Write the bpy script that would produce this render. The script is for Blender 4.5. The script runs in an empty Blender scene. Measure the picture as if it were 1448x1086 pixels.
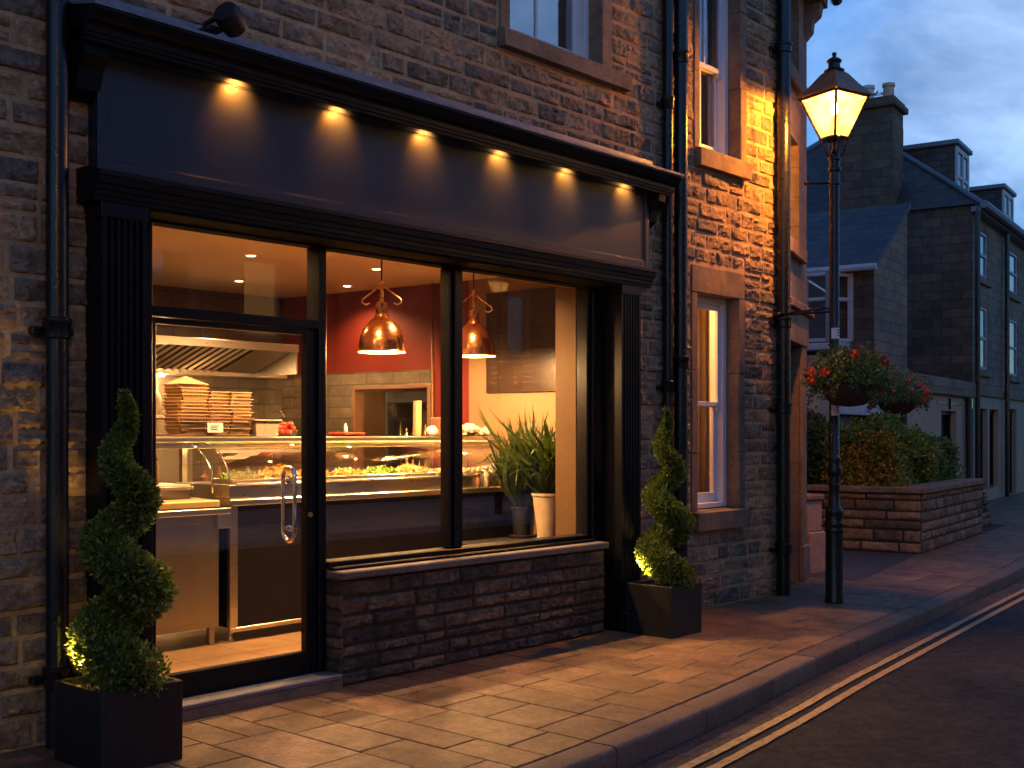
import bpy, math, random
import numpy as np
from mathutils import Vector, Matrix
random.seed(7); rng = np.random.default_rng(7)
C = bpy.context.scene.collection
PI = math.pi
R = math.radians

# ------------------------------------------------------------------ materials
def newmat(name):
    m = bpy.data.materials.new(name); m.use_nodes = True
    nt = m.node_tree; nt.nodes.clear()
    out = nt.nodes.new('ShaderNodeOutputMaterial')
    return m, nt, out
def N(nt, t, **kw):
    n = nt.nodes.new(t)
    for k, v in kw.items():
        if k in n.inputs: n.inputs[k].default_value = v
        else: setattr(n, k, v)
    return n
def L(nt, a, b): nt.links.new(a, b)
def math_n(nt, op, a, b=None, clamp=False):
    n = nt.nodes.new('ShaderNodeMath'); n.operation = op; n.use_clamp = clamp
    for i, v in enumerate((a, b)):
        if v is None: continue
        if isinstance(v, (int, float)): n.inputs[i].default_value = v
        else: L(nt, v, n.inputs[i])
    return n.outputs[0]
def mixc(nt, fac, a, b, blend='MIX'):
    n = nt.nodes.new('ShaderNodeMix'); n.data_type = 'RGBA'; n.blend_type = blend
    for s, v in ((n.inputs[0], fac), (n.inputs[6], a), (n.inputs[7], b)):
        if isinstance(v, (int, float)): s.default_value = v
        elif isinstance(v, tuple): s.default_value = (*v, 1) if len(v) == 3 else v
        else: L(nt, v, s)
    return n.outputs[2]
def ramp(nt, fac, stops):
    n = nt.nodes.new('ShaderNodeValToRGB'); e = n.color_ramp.elements
    while len(e) < len(stops): e.new(.5)
    for i, (p, c) in enumerate(stops):
        e[i].position = p; e[i].color = (*c, 1) if len(c) == 3 else c
    L(nt, fac, n.inputs[0]); return n.outputs[0]
def noise(nt, scale, detail=4, rough=.6, vec=None, dist=0):
    n = N(nt, 'ShaderNodeTexNoise', Scale=scale, Detail=detail, Roughness=rough, Distortion=dist)
    if vec: L(nt, vec, n.inputs['Vector'])
    return n.outputs[0]
def coord(nt): return nt.nodes.new('ShaderNodeTexCoord').outputs['Object']

def mat(name, col, rough=.5, metal=0., var=.15, vscale=6., bump=0., bscale=60., bdist=.01, rvar=.1, attr=False, spec=.5,
        aniso=None, coat=0., trans=0., dark=None, dscale=2., fine=0., fscale=160.):
    """colour broken by noise, uneven gloss, fine bump"""
    m, nt, out = newmat(name)
    p = nt.nodes.new('ShaderNodeBsdfPrincipled'); co = coord(nt)
    vec = co
    if aniso:
        mp = nt.nodes.new('ShaderNodeMapping'); mp.inputs['Scale'].default_value = aniso; L(nt, co, mp.inputs[0]); vec = mp.outputs[0]
    n1 = noise(nt, vscale, 6, .65, vec)
    if attr:
        a = nt.nodes.new('ShaderNodeAttribute'); a.attribute_name = 'Col'; base = a.outputs['Color']
    else: base = (*col, 1)
    k = ramp(nt, n1, [(.25, (1-var,)*3), (.75, (1+var,)*3)])
    c = mixc(nt, 1., base, k, 'MULTIPLY')
    if dark:
        n3 = noise(nt, dscale, 5, .7, co)
        f = ramp(nt, n3, [(.42, (0, 0, 0)), (.7, (1, 1, 1))])
        c = mixc(nt, f, c, mixc(nt, 1., c, dark, 'MULTIPLY'))
    if fine:
        n4 = noise(nt, fscale, 3, .8, co); n5 = noise(nt, fscale*.22, 5, .75, co)
        c = mixc(nt, 1., c, ramp(nt, n4, [(.3, (1-fine,)*3), (.7, (1+fine,)*3)]), 'MULTIPLY')
        c = mixc(nt, 1., c, ramp(nt, n5, [(.32, (1-fine*1.1,)*3), (.68, (1+fine*.9,)*3)]), 'MULTIPLY')
    L(nt, c, p.inputs['Base Color'])
    n2 = noise(nt, vscale*1.7, 4, .6, vec)
    r = math_n(nt, 'ADD', math_n(nt, 'MULTIPLY', math_n(nt, 'SUBTRACT', n2, .5), rvar*3), rough, True)
    L(nt, r, p.inputs['Roughness'])
    p.inputs['Metallic'].default_value = metal
    p.inputs['Specular IOR Level'].default_value = spec
    p.inputs['Coat Weight'].default_value = coat
    if trans: p.inputs['Transmission Weight'].default_value = trans
    if bump:
        b = nt.nodes.new('ShaderNodeBump'); b.inputs['Strength'].default_value = bump; b.inputs['Distance'].default_value = bdist
        L(nt, noise(nt, bscale, 8, .7, vec), b.inputs['Height']); L(nt, b.outputs[0], p.inputs['Normal'])
    L(nt, p.outputs[0], out.inputs[0])
    return m

def glass(name, tint=(1, 1, 1), base=.04, top=.96, rough=0., haze=0.):
    m, nt, out = newmat(name)
    t = N(nt, 'ShaderNodeBsdfTransparent'); t.inputs[0].default_value = (*tint, 1)
    g = N(nt, 'ShaderNodeBsdfGlossy', Roughness=rough)
    lw = N(nt, 'ShaderNodeLayerWeight', Blend=.5)
    f = math_n(nt, 'ADD', math_n(nt, 'MULTIPLY', math_n(nt, 'POWER', lw.outputs['Facing'], 5.), top), base, True)
    mx = nt.nodes.new('ShaderNodeMixShader'); L(nt, f, mx.inputs[0]); L(nt, t.outputs[0], mx.inputs[1]); L(nt, g.outputs[0], mx.inputs[2])
    last = mx.outputs[0]
    if haze:
        d = N(nt, 'ShaderNodeBsdfTranslucent'); d.inputs[0].default_value = (*tint, 1)
        m2 = nt.nodes.new('ShaderNodeMixShader'); m2.inputs[0].default_value = haze
        L(nt, last, m2.inputs[1]); L(nt, d.outputs[0], m2.inputs[2]); last = m2.outputs[0]
    L(nt, last, out.inputs[0]); return m

def emit(name, col, s):
    m, nt, out = newmat(name); e = N(nt, 'ShaderNodeEmission', Strength=s); e.inputs[0].default_value = (*col, 1)
    L(nt, e.outputs[0], out.inputs[0]); return m

def leafmat(name, rough=.45):
    m, nt, out = newmat(name)
    a = nt.nodes.new('ShaderNodeAttribute'); a.attribute_name = 'Col'
    p = N(nt, 'ShaderNodeBsdfPrincipled', Roughness=rough); L(nt, a.outputs[0], p.inputs['Base Color'])
    t = nt.nodes.new('ShaderNodeBsdfTranslucent'); L(nt, mixc(nt, 1., a.outputs[0], (1.3, 1.5, .6), 'MULTIPLY'), t.inputs[0])
    mx = nt.nodes.new('ShaderNodeMixShader'); mx.inputs[0].default_value = .3
    L(nt, p.outputs[0], mx.inputs[1]); L(nt, t.outputs[0], mx.inputs[2]); L(nt, mx.outputs[0], out.inputs[0]); return m

def brickmat(name, c1, c2, cm, w, h, axes, rough=.7, mortar=.008, bump=.5, offset=.5, var=.3, nsc=9., squash=1.):
    """coursed blocks or tiles; axes picks which object axes are length and height"""
    m, nt, out = newmat(name); co = coord(nt)
    sp = nt.nodes.new('ShaderNodeSeparateXYZ'); L(nt, co, sp.inputs[0])
    cb = nt.nodes.new('ShaderNodeCombineXYZ')
    L(nt, sp.outputs[axes[0]], cb.inputs[0]); L(nt, sp.outputs[axes[1]], cb.inputs[1])
    b = nt.nodes.new('ShaderNodeTexBrick'); L(nt, cb.outputs[0], b.inputs['Vector'])
    b.offset = offset; b.squash = squash; b.squash_frequency = 3
    for k, v in (('Scale', 1.), ('Mortar Size', mortar), ('Mortar Smooth', .3), ('Bias', 0.), ('Brick Width', w), ('Row Height', h)): b.inputs[k].default_value = v
    b.inputs['Color1'].default_value = (*c1, 1); b.inputs['Color2'].default_value = (*c2, 1); b.inputs['Mortar'].default_value = (*cm, 1)
    n1 = noise(nt, nsc, 7, .7, co)
    n0 = noise(nt, 1.1, 4, .6, co)
    c = mixc(nt, 1., b.outputs['Color'], ramp(nt, n1, [(.25, (1-var,)*3), (.75, (1+var,)*3)]), 'MULTIPLY')
    c = mixc(nt, 1., c, ramp(nt, n0, [(.3, (.65, .65, .65)), (.7, (1.15, 1.12, 1.1))]), 'MULTIPLY')
    p = N(nt, 'ShaderNodeBsdfPrincipled', Roughness=rough); L(nt, c, p.inputs['Base Color'])
    hgt = math_n(nt, 'ADD', math_n(nt, 'MULTIPLY', b.outputs['Fac'], -1.), math_n(nt, 'MULTIPLY', n1, .6))
    bp = N(nt, 'ShaderNodeBump', Strength=bump, Distance=.015); L(nt, hgt, bp.inputs['Height']); L(nt, bp.outputs[0], p.inputs['Normal'])
    L(nt, p.outputs[0], out.inputs[0]); return m

M = {}
M['stone'] = mat('rock_faced_stone', (.3, .24, .18), .88, var=.38, vscale=22, bump=.9, bscale=45, attr=True, spec=.25, dark=(.55, .52, .52), dscale=5, fine=.32, fscale=110)
M['mortar'] = mat('lime_mortar', (.50, .34, .19), .95, var=.25, vscale=14, bump=.6, bscale=90, spec=.2, dark=(.6, .6, .62), dscale=1.5, fine=.22)
M['dressed'] = mat('dressed_sandstone', (.27, .19, .125), .85, var=.22, vscale=9, bump=.35, bscale=70, spec=.25, dark=(.55, .55, .58), dscale=3, fine=.18)
M['ashlar'] = brickmat('ashlar_sandstone', (.25, .18, .12), (.20, .15, .11), (.13, .10, .08), .55, .3, (0, 2), .85, .006, .4)
M['black'] = mat('black_gloss_joinery_paint', (.0045, .005, .007), .38, var=.15, vscale=5, bump=.04, bscale=40, rvar=.08, spec=.25)
M['fascia'] = mat('dark_blue_fascia_paint', (.016, .021, .036), .45, var=.10, vscale=3, bump=.03, bscale=90, rvar=.08)
M['iron'] = mat('black_painted_iron', (.008, .008, .009), .30, var=.25, vscale=12, bump=.12, bscale=60, rvar=.1)
M['lamp_roof'] = mat('weathered_copper_brown', (.26, .15, .09), .5, .3, var=.25, vscale=10, bump=.1)
M['black_matt'] = mat('flat_black_paint', (.006, .006, .007), .8, spec=.04)
M['cap_stone'] = mat('grey_cap_stone', (.15, .125, .115), .8, var=.25, vscale=10, bump=.3, bscale=70, dark=(.6, .6, .6), fine=.2)
M['lead'] = mat('weathered_lead', (.17, .18, .21), .5, .3, var=.3, vscale=14, bump=.3, bscale=30)
M['white'] = mat('white_window_paint', (.72, .72, .74), .4, var=.06, vscale=8, bump=.05)
M['far_white'] = mat('weathered_white_paint', (.42, .43, .45), .6, var=.15)
M['glass'] = glass('shop_glass', (.98, .98, .975), .036)
M['wglass'] = glass('upper_window_glass', (.80, .84, .9), .34, .66)
M['cglass'] = glass('display_glass', (.97, .98, .97), .05)
M['lglass'] = glass('lantern_glass', (1., .87, .60), .05, .9, .1, .05)
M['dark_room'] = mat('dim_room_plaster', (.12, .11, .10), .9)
M['curtain'] = mat('cream_curtain_cloth', (.62, .50, .32), .9, var=.1, vscale=20, aniso=(12, 12, .6))
M['net'] = mat('grey_curtain_cloth', (.34, .33, .33), .9, var=.2, vscale=20, aniso=(10, 10, .5))
M['steel'] = mat('brushed_stainless', (.60, .56, .50), .28, 1., var=.025, vscale=9, rvar=.015, aniso=(.25, 5, 5))
M['steel_d'] = mat('dull_stainless', (.36, .33, .28), .36, 1., var=.03, vscale=8, rvar=.02, aniso=(4, 4, .4))
M['chrome'] = mat('polished_chrome', (.75, .75, .76), .10, 1., var=.03, rvar=.03)
M['copper'] = mat('polished_copper', (.86, .38, .17), .20, 1., var=.14, vscale=8, rvar=.1, aniso=(1, 1, 3))
M['brass'] = mat('aged_brass', (.70, .42, .18), .28, 1., var=.15)
M['cord'] = mat('black_cable', (.01, .01, .01), .6)
M['red'] = mat('red_wall_paint', (.17, .019, .011), .55, var=.08, vscale=2, bump=.05, bscale=120)
M['cream'] = mat('cream_wall_paint', (.27, .165, .085), .7, var=.06, vscale=2, bump=.05, bscale=120)
M['pier'] = mat('tan_pier_paint', (.12, .062, .020), .7, var=.08, vscale=2, bump=.05, bscale=120)
M['ceil'] = mat('ceiling_paint', (.68, .56, .42), .6, var=.08, vscale=1.5, bump=.04, bscale=50)
M['walltile'] = brickmat('slate_wall_tile', (.20, .15, .10), (.10, .08, .06), (.06, .05, .04), .34, .11, (1, 2), .4, .005, .4, var=.45, nsc=7)
M['backtile'] = brickmat('grey_wall_tile', (.16, .13, .09), (.11, .09, .065), (.05, .045, .035), .3, .15, (0, 2), .35, .005, .3, var=.35, nsc=5)
M['floortile'] = brickmat('tan_floor_tile', (.40, .25, .12), (.33, .20, .10), (.12, .08, .05), .45, .45, (0, 1), .35, .006, .2, .0, var=.2, nsc=4)
M['panel'] = mat('dark_counter_panel', spec=.25, col=(.009, .007, .006), rough=.6, var=.15, vscale=4, rvar=.1)
M['matt_black'] = mat('matt_black_metal', (.010, .009, .009), .5, var=.2, vscale=9, bump=.06, bscale=80)
M['board'] = mat('dark_menu_board', (.035, .020, .013), .35, var=.3, vscale=8)
M['chalk'] = mat('faded_board_lines', (.075, .042, .026), .7, var=.4, vscale=30)
M['tub'] = mat('pale_food_tub_card', (.56, .37, .18), .55, var=.12, vscale=18)
M['plastic'] = mat('translucent_white_plastic', (.62, .50, .36), .3, var=.08, trans=.25)
M['label'] = mat('white_label', (.75, .74, .72), .5, var=.06)
M['ink'] = mat('grey_print', (.10, .09, .09), .6)
M['tomato'] = mat('tomato_skin', (.62, .05, .015), .25, var=.25, vscale=20)
M['food'] = mat('chopped_food', (.5, .5, .2), .5, var=.25, vscale=40, attr=True)
M['wood'] = mat('light_chopping_board', (.62, .40, .14), .45, var=.15, vscale=10, aniso=(1, 10, 10))
M['bread'] = mat('white_paper_wrap', (.80, .68, .50), .8, var=.1, vscale=30)
M['terracotta'] = mat('cream_plant_pot', (.62, .46, .30), .6, var=.2, vscale=10, bump=.2, bscale=25)
M['leaf'] = leafmat('leaf')
M['strap'] = leafmat('strap_leaf', .35)
M['bark'] = mat('bark', (.09, .06, .035), .9, var=.3, vscale=30, bump=.6, bscale=40)
M['soil'] = mat('dark_potting_soil', (.035, .024, .016), .95, var=.4, vscale=60, bump=.8, bscale=120)
M['petal'] = mat('red_geranium_petal', (.72, .055, .022), .55, var=.3, vscale=25)
M['petal2'] = mat('pink_petal', (.70, .12, .10), .55, var=.3, vscale=25)
M['coir'] = mat('brown_coir_liner', (.045, .027, .016), .95, var=.4, vscale=40, bump=.8, bscale=90)
M['slab'] = mat('paving_stone', (.23, .185, .16), .58, var=.42, vscale=5.5, bump=.5, bscale=55, attr=True, spec=.35, dark=(.55, .53, .52), dscale=2.6, rvar=.14, fine=.34, fscale=120)
M['joint'] = mat('paving_joint_dirt', (.040, .030, .022), .95, var=.3, vscale=20, bump=.5)
M['kerb'] = mat('granite_kerb', (.185, .155, .14), .7, var=.28, vscale=12, bump=.35, bscale=90, attr=True, spec=.35, dark=(.6, .6, .6), dscale=3, fine=.3, fscale=170)
M['asphalt'] = mat('road_asphalt', (.033, .034, .039), .75, var=.35, vscale=3., bump=1., bscale=75, bdist=.03, rvar=.1, spec=.25, dark=(.7, .7, .72), dscale=.6, fine=.6, fscale=60)
M['gutter'] = mat('worn_gutter_tarmac', (.085, .068, .062), .8, var=.5, vscale=28, bump=1., bscale=90, spec=.35, dark=(.55, .53, .53), dscale=4, fine=.5, fscale=70)
M['tarmac'] = mat('old_footway_tarmac', (.060, .054, .052), .8, var=.35, vscale=8, bump=.8, bscale=140, fine=.4)
M['ground'] = mat('rough_ground', (.06, .055, .045), .95, var=.3, vscale=2)
def worn_yellow():
    m, nt, out = newmat('worn_yellow_road_paint'); co = coord(nt)
    p = N(nt, 'ShaderNodeBsdfPrincipled', Roughness=.65)
    mp = nt.nodes.new('ShaderNodeMapping'); mp.inputs['Scale'].default_value = (1.6, 5, 1); L(nt, co, mp.inputs[0])
    n1 = noise(nt, 9, 8, .75, mp.outputs[0]); n2 = noise(nt, 90, 4, .7, co)
    f = ramp(nt, math_n(nt, 'ADD', math_n(nt, 'MULTIPLY', n1, .7), math_n(nt, 'MULTIPLY', n2, .3)), [(.50, (0, 0, 0)), (.58, (1, 1, 1))])
    L(nt, mixc(nt, f, (.44, .30, .13), (.10, .08, .06)), p.inputs['Base Color'])
    b = N(nt, 'ShaderNodeBump', Strength=.5, Distance=.01); L(nt, n2, b.inputs['Height']); L(nt, b.outputs[0], p.inputs['Normal'])
    L(nt, p.outputs[0], out.inputs[0]); return m
M['yellow'] = worn_yellow()
M['slate'] = brickmat('roof_slate', (.072, .058, .052), (.042, .036, .035), (.025, .025, .03), .3, .2, (0, 1), .55, .012, .8, var=.35, nsc=5)
M['far_stone'] = brickmat('weathered_block_stone', (.17, .115, .072), (.10, .075, .055), (.045, .04, .035), .5, .26, (0, 2), .9, .012, .6, var=.4, nsc=5)
M['far_pale'] = brickmat('pale_block_stone', (.30, .205, .13), (.20, .145, .10), (.07, .06, .05), .42, .2, (0, 2), .9, .008, .5, var=.35, nsc=5)
M['render'] = mat('pale_painted_render', (.48, .34, .22), .85, var=.15, vscale=2, bump=.2, bscale=30, dark=(.7, .7, .7), dscale=1, fine=.12, fscale=30)
M['pink'] = mat('pinkish_sandstone', (.36, .24, .19), .85, var=.2, vscale=9, bump=.3, bscale=60, fine=.2)
M['clay'] = mat('clay_chimney_pot', (.40, .30, .22), .8, var=.2)
M['white_pot'] = mat('pale_chimney_pot', (.50, .50, .52), .7, var=.2)
M['shade_in'] = mat('pale_lamp_lining', (.8, .62, .40), .5)
M['bulb'] = emit('warm_bulb', (1., .55, .18), 60)
M['lampbulb'] = emit('street_lamp_bulb', (1., .60, .22), 60)
M['disc'] = emit('downlight_lens', (1., .58, .22), 20)
M['strip'] = emit('warm_light_strip', (1., .56, .2), 9)
M['terra'] = mat('brown_ceramic', (.20, .10, .05), .4)
M['dark_glass'] = mat('dark_bottle_glass', (.03, .02, .012), .12, spec=.8)

# ------------------------------------------------------------------ noise for modelled stone
_perm = rng.random((256, 256))
def vnoise(x, y):
    xi = np.floor(x).astype(int); yi = np.floor(y).astype(int)
    fx = x-xi; fy = y-yi; fx = fx*fx*(3-2*fx); fy = fy*fy*(3-2*fy)
    a = _perm[xi & 255, yi & 255]; b = _perm[(xi+1) & 255, yi & 255]; c = _perm[xi & 255, (yi+1) & 255]; d = _perm[(xi+1) & 255, (yi+1) & 255]
    return (a*(1-fx)+b*fx)*(1-fy)+(c*(1-fx)+d*fx)*fy
def fbm(x, y, o=4):
    s = 0; a = .5
    for i in range(o): s = s+a*(vnoise(x*2**i+17.3*i, y*2**i+5.1*i)-.5); a *= .55
    return s*2

# ------------------------------------------------------------------ mesh builder
class MB:
    def __init__(s): s.v = []; s.f = []; s.c = []; s.n = 0; s.mi = []; s.T = None; s.col = (1, 1, 1); s.m = 0
    def add(s, verts, faces, cols=None, center=None):
        verts = np.asarray(verts, float).reshape(-1, 3)
        if center is not None:   # outward orientation of convex pieces
            nf = []
            ct = np.asarray(center, float)
            for f in faces:
                p = verts[list(f)]; nn = np.cross(p[1]-p[0], p[2]-p[1])
                if len(f) > 3: nn = nn+np.cross(p[2]-p[0], p[3]-p[0])
                nf.append(tuple(f) if np.dot(nn, p.mean(0)-ct) >= 0 else tuple(f)[::-1])
            faces = nf
        if s.T is not None:
            A = np.array(s.T); verts = verts @ A[:3, :3].T+A[:3, 3]
        s.v.append(verts)
        s.f.extend([tuple(int(i)+s.n for i in f) for f in faces]); s.mi.extend([s.m]*len(faces))
        if cols is None: cols = np.tile(np.array(s.col, float), (len(verts), 1))
        s.c.append(np.asarray(cols, float)); s.n += len(verts)
    def box(s, x0, x1, y0, y1, z0, z1, b=0.):
        x0, x1 = min(x0, x1), max(x0, x1); y0, y1 = min(y0, y1), max(y0, y1); z0, z1 = min(z0, z1), max(z0, z1)
        c = ((x0+x1)/2, (y0+y1)/2, (z0+z1)/2); h = ((x1-x0)/2, (y1-y0)/2, (z1-z0)/2)
        b = min(b, min(h)*.95)
        sg = [(i, j, k) for i in (-1, 1) for j in (-1, 1) for k in (-1, 1)]
        if b <= 0:
            V = [[c[q]+g[q]*h[q] for q in range(3)] for g in sg]
            F = [(0, 1, 3, 2), (4, 5, 7, 6), (0, 1, 5, 4), (2, 3, 7, 6), (0, 2, 6, 4), (1, 3, 7, 5)]
            s.add(V, F, center=c); return
        V = []; ix = {}
        for g in sg:
            for ax in range(3):
                ix[g, ax] = len(V); V.append([c[q]+g[q]*(h[q]-(0 if q == ax else b)) for q in range(3)])
        F = []
        for ax in range(3):
            o = [q for q in range(3) if q != ax]
            for e in (-1, 1):
                f = []
                for a_, b_ in ((-1, -1), (1, -1), (1, 1), (-1, 1)):
                    g = [0]*3; g[ax] = e; g[o[0]] = a_; g[o[1]] = b_; f.append(ix[tuple(g), ax])
                F.append(tuple(f))
        for ax in range(3):
            o = [q for q in range(3) if q != ax]
            for a_ in (-1, 1):
                for b_ in (-1, 1):
                    g1 = [0]*3; g2 = [0]*3
                    for g, e in ((g1, -1), (g2, 1)): g[ax] = e; g[o[0]] = a_; g[o[1]] = b_
                    F.append((ix[tuple(g1), o[0]], ix[tuple(g2), o[0]], ix[tuple(g2), o[1]], ix[tuple(g1), o[1]]))
        for g in sg: F.append((ix[g, 0], ix[g, 1], ix[g, 2]))
        s.add(V, F, center=c)
    def lathe(s, prof, cx=0, cy=0, seg=24, caps=True):
        V = []; F = []; n = len(prof)
        for r, z in prof:
            for k in range(seg):
                a = 2*PI*k/seg; V.append((cx+r*math.cos(a), cy+r*math.sin(a), z))
        for i in range(n-1):
            for k in range(seg):
                k2 = (k+1) % seg
                F.append((i*seg+k, i*seg+k2, (i+1)*seg+k2, (i+1)*seg+k))
        if caps:
            F.append(tuple(range(seg))[::-1]); F.append(tuple((n-1)*seg+k for k in range(seg)))
        s.add(V, F)
    def tube(s, pts, r, seg=10, caps=True):
        pts = [Vector(p) for p in pts]; rs = r if isinstance(r, (list, tuple)) else [r]*len(pts)
        V = []; F = []; n = len(pts); up = None
        for i, p in enumerate(pts):
            d = (pts[min(i+1, n-1)]-pts[max(i-1, 0)]).normalized()
            if up is None:
                up = Vector((0, 0, 1)) if abs(d.z) < .9 else Vector((1, 0, 0))
            a = (up-d*up.dot(d)).normalized(); b = d.cross(a); up = a
            for k in range(seg):
                t = 2*PI*k/seg; V.append(p+rs[i]*(math.cos(t)*a+math.sin(t)*b))
        for i in range(n-1):
            for k in range(seg):
                k2 = (k+1) % seg; F.append((i*seg+k, i*seg+k2, (i+1)*seg+k2, (i+1)*seg+k))
        if caps: F.append(tuple(range(seg))[::-1]); F.append(tuple((n-1)*seg+k for k in range(seg)))
        s.add([tuple(v) for v in V], F)
    def ring(s, pts, r, seg=10):
        pts = [Vector(p) for p in pts]; n = len(pts); V = []; F = []
        nrm = (pts[1]-pts[0]).cross(pts[n//3]-pts[0]).normalized()
        for i, p in enumerate(pts):
            d = (pts[(i+1) % n]-pts[i-1]).normalized(); b = d.cross(nrm)
            for k in range(seg):
                t = 2*PI*k/seg; V.append(p+r*(math.cos(t)*nrm+math.sin(t)*b))
        for i in range(n):
            for k in range(seg):
                k2 = (k+1) % seg; i2 = (i+1) % n; F.append((i*seg+k, i*seg+k2, i2*seg+k2, i2*seg+k))
        s.add([tuple(v) for v in V], F)
    def prism(s, poly, a0, a1, axis='x'):
        """closed polygon swept along an axis: axis x -> polygon in (y,z); y -> (x,z); z -> (x,y)"""
        n = len(poly); V = []
        for a in (a0, a1):
            for p, q in poly: V.append({'x': (a, p, q), 'y': (p, a, q), 'z': (p, q, a)}[axis])
        area = sum(poly[i][0]*poly[(i+1) % n][1]-poly[(i+1) % n][0]*poly[i][1] for i in range(n))
        fl = (area > 0) ^ (axis == 'y') ^ (a1 < a0)
        F = [(i, (i+1) % n, n+(i+1) % n, n+i) for i in range(n)]+[tuple(range(n))[::-1], tuple(range(n, 2*n))]
        if not fl: F = [f[::-1] for f in F]
        s.add(V, F)
    def quad(s, a, b, c, d): s.add([a, b, c, d], [(0, 1, 2, 3)])
    def frame(s, x0, x1, z0, z1, y0, y1, w, b=.004):
        """rectangular frame in the XZ plane, stiles full height, rails butted between them"""
        wl, wr, wb, wt = w if isinstance(w, (list, tuple)) else (w,)*4
        s.box(x0, x0+wl, y0, y1, z0, z1, b); s.box(x1-wr, x1, y0, y1, z0, z1, b)
        s.box(x0+wl, x1-wr, y0+.002, y1, z0, z0+wb, b); s.box(x0+wl, x1-wr, y0+.002, y1, z1-wt, z1, b)
    def build(s, name, m, parent=None, origin=None, smooth=False):
        V = np.concatenate(s.v); Cc = np.concatenate(s.c)
        o = Vector(origin) if origin is not None else (WO[parent.name] if parent is not None else Vector((0, 0, 0)))
        V = V-np.array(o)
        me = bpy.data.meshes.new(name); me.from_pydata(V.tolist(), [], s.f)
        at = me.attributes.new('Col', 'FLOAT_COLOR', 'POINT')
        at.data.foreach_set('color', np.concatenate([Cc, np.ones((len(Cc), 1))], 1).astype(np.float32).ravel())
        for q in (m if isinstance(m, (list, tuple)) else [m]): me.materials.append(q)
        if max(s.mi) > 0: me.polygons.foreach_set('material_index', s.mi)
        if smooth: me.polygons.foreach_set('use_smooth', [True]*len(me.polygons))
        if smooth and smooth is not True: me.set_sharp_from_angle(angle=R(smooth))
        me.update()
        ob = bpy.data.objects.new(name, me); C.objects.link(ob)
        if parent is not None: ob.parent = parent; ob.location = o-WO[parent.name]
        else: ob.location = o
        WO[ob.name] = o.copy()
        return ob
WO = {}    # world origin of everything built
def thing(name, label, cat, loc, group=None):
    o = bpy.data.objects.new(name, None); C.objects.link(o); o.location = loc; o.empty_display_size = .1
    WO[o.name] = Vector(loc); o['label'] = label; o['category'] = cat
    if group: o['group'] = group
    return o
def tag(o, label, cat, group=None):
    o['label'] = label; o['category'] = cat
    if group: o['group'] = group
    return o
def struct(o, kind='structure'): o['kind'] = kind; return o
def copy_tree(o, loc=None, label=None, rz=None):
    c = o.copy(); C.objects.link(c)
    if loc is not None: c.location = loc; WO[c.name] = Vector(loc)
    if rz is not None: c.rotation_euler.z = rz
    if label: c['label'] = label
    for ch in o.children:
        d = copy_tree(ch); d.parent = c
    return c
def light(name, kind, loc, col, power, parent=None, size=.05, spot=None, blend=.5, aim=None):
    l = bpy.data.lights.new(name, kind); l.color = col; l.energy = power
    if kind in ('POINT', 'SPOT'): l.shadow_soft_size = size
    if kind == 'SPOT': l.spot_size = R(spot); l.spot_blend = blend
    o = bpy.data.objects.new(name, l); C.objects.link(o); o.location = loc
    if aim is not None: o.rotation_euler = (Vector(aim)-Vector(loc)).to_track_quat('-Z', 'Y').to_euler()
    if parent is not None: o.parent = parent; o.location = Vector(loc)-WO[parent.name]
    return o

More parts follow.
